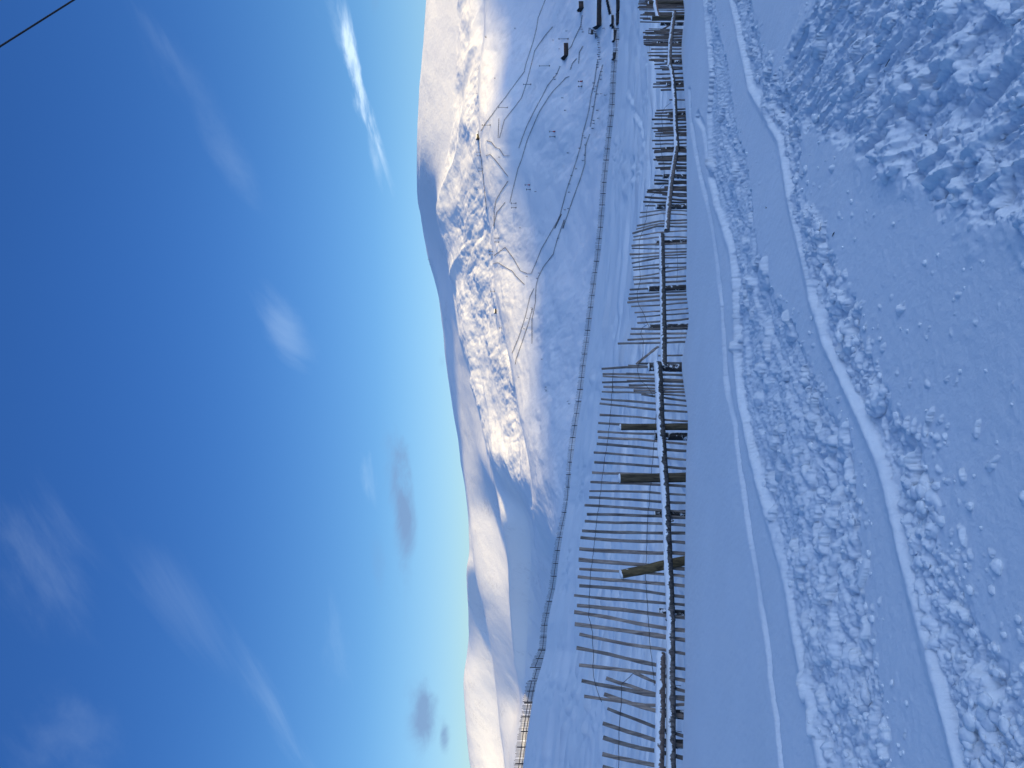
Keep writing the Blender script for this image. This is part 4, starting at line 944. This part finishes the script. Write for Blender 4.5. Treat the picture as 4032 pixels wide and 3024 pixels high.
SK = [('queue', c1, [(1340, 205), (1352, 215), (1365, 222), (1378, 230), (1390, 262), (1402, 275), (1400, 292), (1405, 310), (1400, 325), (1408, 345), (1404, 362), (1410, 380), (1402, 395), (1408, 412), (1415, 430), (1275, 195), (1280, 212), (1290, 232), (1400, 452), (1440, 205), (1395, 468)]),
      ('low', c1, [(1397, 488), (1425, 520), (1418, 545), (1420, 575), (1368, 602), (1385, 625), (1366, 645), (1395, 682), (1422, 680), (1452, 690), (1378, 665), (1362, 775), (1395, 800), (1370, 875), (1368, 895), (1362, 932), (1400, 858), (1305, 1000), (1292, 985), (1266, 1075), (1308, 1052), (1304, 1125), (1290, 1165), (1240, 1225), (1206, 1275), (1190, 1335), (1190, 1395), (1158, 1522), (1184, 1514)]),
      ('mid', c1, [(1080, 560), (1086, 576), (1100, 535), (1140, 710), (1180, 1110), (1072, 290), (1170, 225), (680, 1140), (945, 1390), (1120, 355), (1160, 800)]),
      ('top', c1, [(580, 262), (584, 270), (795, 205), (525, 507), (648, 567), (518, 680), (496, 1285), (494, 1300), (520, 1375), (492, 1365)]),
      ('left', c2, [(1108, 255), (955, 545), (970, 507), (880, 530), (915, 760), (919, 770), (885, 835), (862, 912), (990, 1132), (1020, 1335), (1016, 1350), (1022, 1362), (1180, 1438), (1190, 1456), (830, 178), (822, 1262)])]
first = True
for key, cv_, spots in SK:
    for q in spots:
        o_ = sk if first else copy_tree(sk); first = False
        o_.location = on_terrain(*cv_(*q)); o_.rotation_euler[2] = rng.uniform(0, 6.28); o_.scale = (1.15,)*3
        o_['label'], o_['group'] = GRP[key]; o_['category'] = 'person'

# ------------------------------------------------------------------ overhead cable, twigs, loose clods
def ray(x, y, d): return Vector(((1512-y)/F*d, d, (2016-x)/F*d))
A_, B_ = ray(0, 183, 13.0), ray(290, 0, 14.2); dd = B_-A_
Q = [A_+dd*t for t in np.linspace(-14, 9, 40)]
o_ = mesh_obj('overhead_cable', *tube(Q, 0.0175, 8), M_cable); tag(o_, 'thin dark cable crossing the blue sky overhead', 'cable')
for (x, y, L, a_, l_) in [(3447, 260, 0.09, 2.6, 'dark heather twig poking out of the churned snow bank'), (3598, 531, 0.05, 1.2, 'tiny dark twig in the broken edge of the churned snow bank'), (3272, 919, 0.05, 2.2, 'thin dark twig lying on smooth snow beside the wide track'), (3020, 818, 0.05, 1.0, 'small dry sprig lying between the two wide tracks')]:
    c = int(np.argmin(np.abs(yc-y))); r = int(np.argmin(np.abs(XP[:, c]-x)))
    p = Vector((Xn[r, c], Yn[r, c], Zn[r, c])); d_ = Vector((math.cos(a_), math.sin(a_), 0.25)).normalized()
    vs = [tube([p-d_*L*.5, p+Vector((0, 0, .006)), p+d_*L*.5], [0.002, 0.0028, 0.0014], 6), tube([p, p+(d_+Vector((-d_.y, d_.x, .4))*.8)*L*.35], [0.0018, 0.001], 5)]
    o_ = mesh_obj('twig', *join(vs), M_wire); tag(o_, l_, 'twig')
bm = bmesh.new(); bmesh.ops.create_icosphere(bm, subdivisions=3, radius=1.0)
bm.verts.ensure_lookup_table(); IV = np.array([v.co[:] for v in bm.verts]); IF = np.array([[v.index for v in f.verts] for f in bm.faces]); bm.free()
VV, FF, n0 = [], [], 0
for i, (X, Y, r, idx) in enumerate(LUMPS[:900]):
    S = IV*1.0
    nz = 0.30*fbm(S[:, 0]*1.3+i*7.1, S[:, 1]*1.3+S[:, 2]*1.7+i*3.3, 3, 95)+0.12*fbm(S[:, 0]*4+i, S[:, 2]*4-S[:, 1]*3, 2, 96)
    S = S*(1+nz)[:, None]*rng.uniform(0.7, 1.15, 3)*np.array([1, 1, 0.72])
    t = rng.uniform(0, 6.28); c_, s_ = math.cos(t), math.sin(t)
    S = np.stack([c_*S[:, 0]-s_*S[:, 1], s_*S[:, 0]+c_*S[:, 1], S[:, 2]], 1)*r*0.95+np.array([X, Y, Zn.ravel()[idx]+r*0.25])
    VV.append(S); FF.append(IF+n0); n0 += len(S)
o_ = mesh_obj('loose_snow_clods', np.vstack(VV), np.vstack(FF), M_lump); tag(o_, kind='stuff')
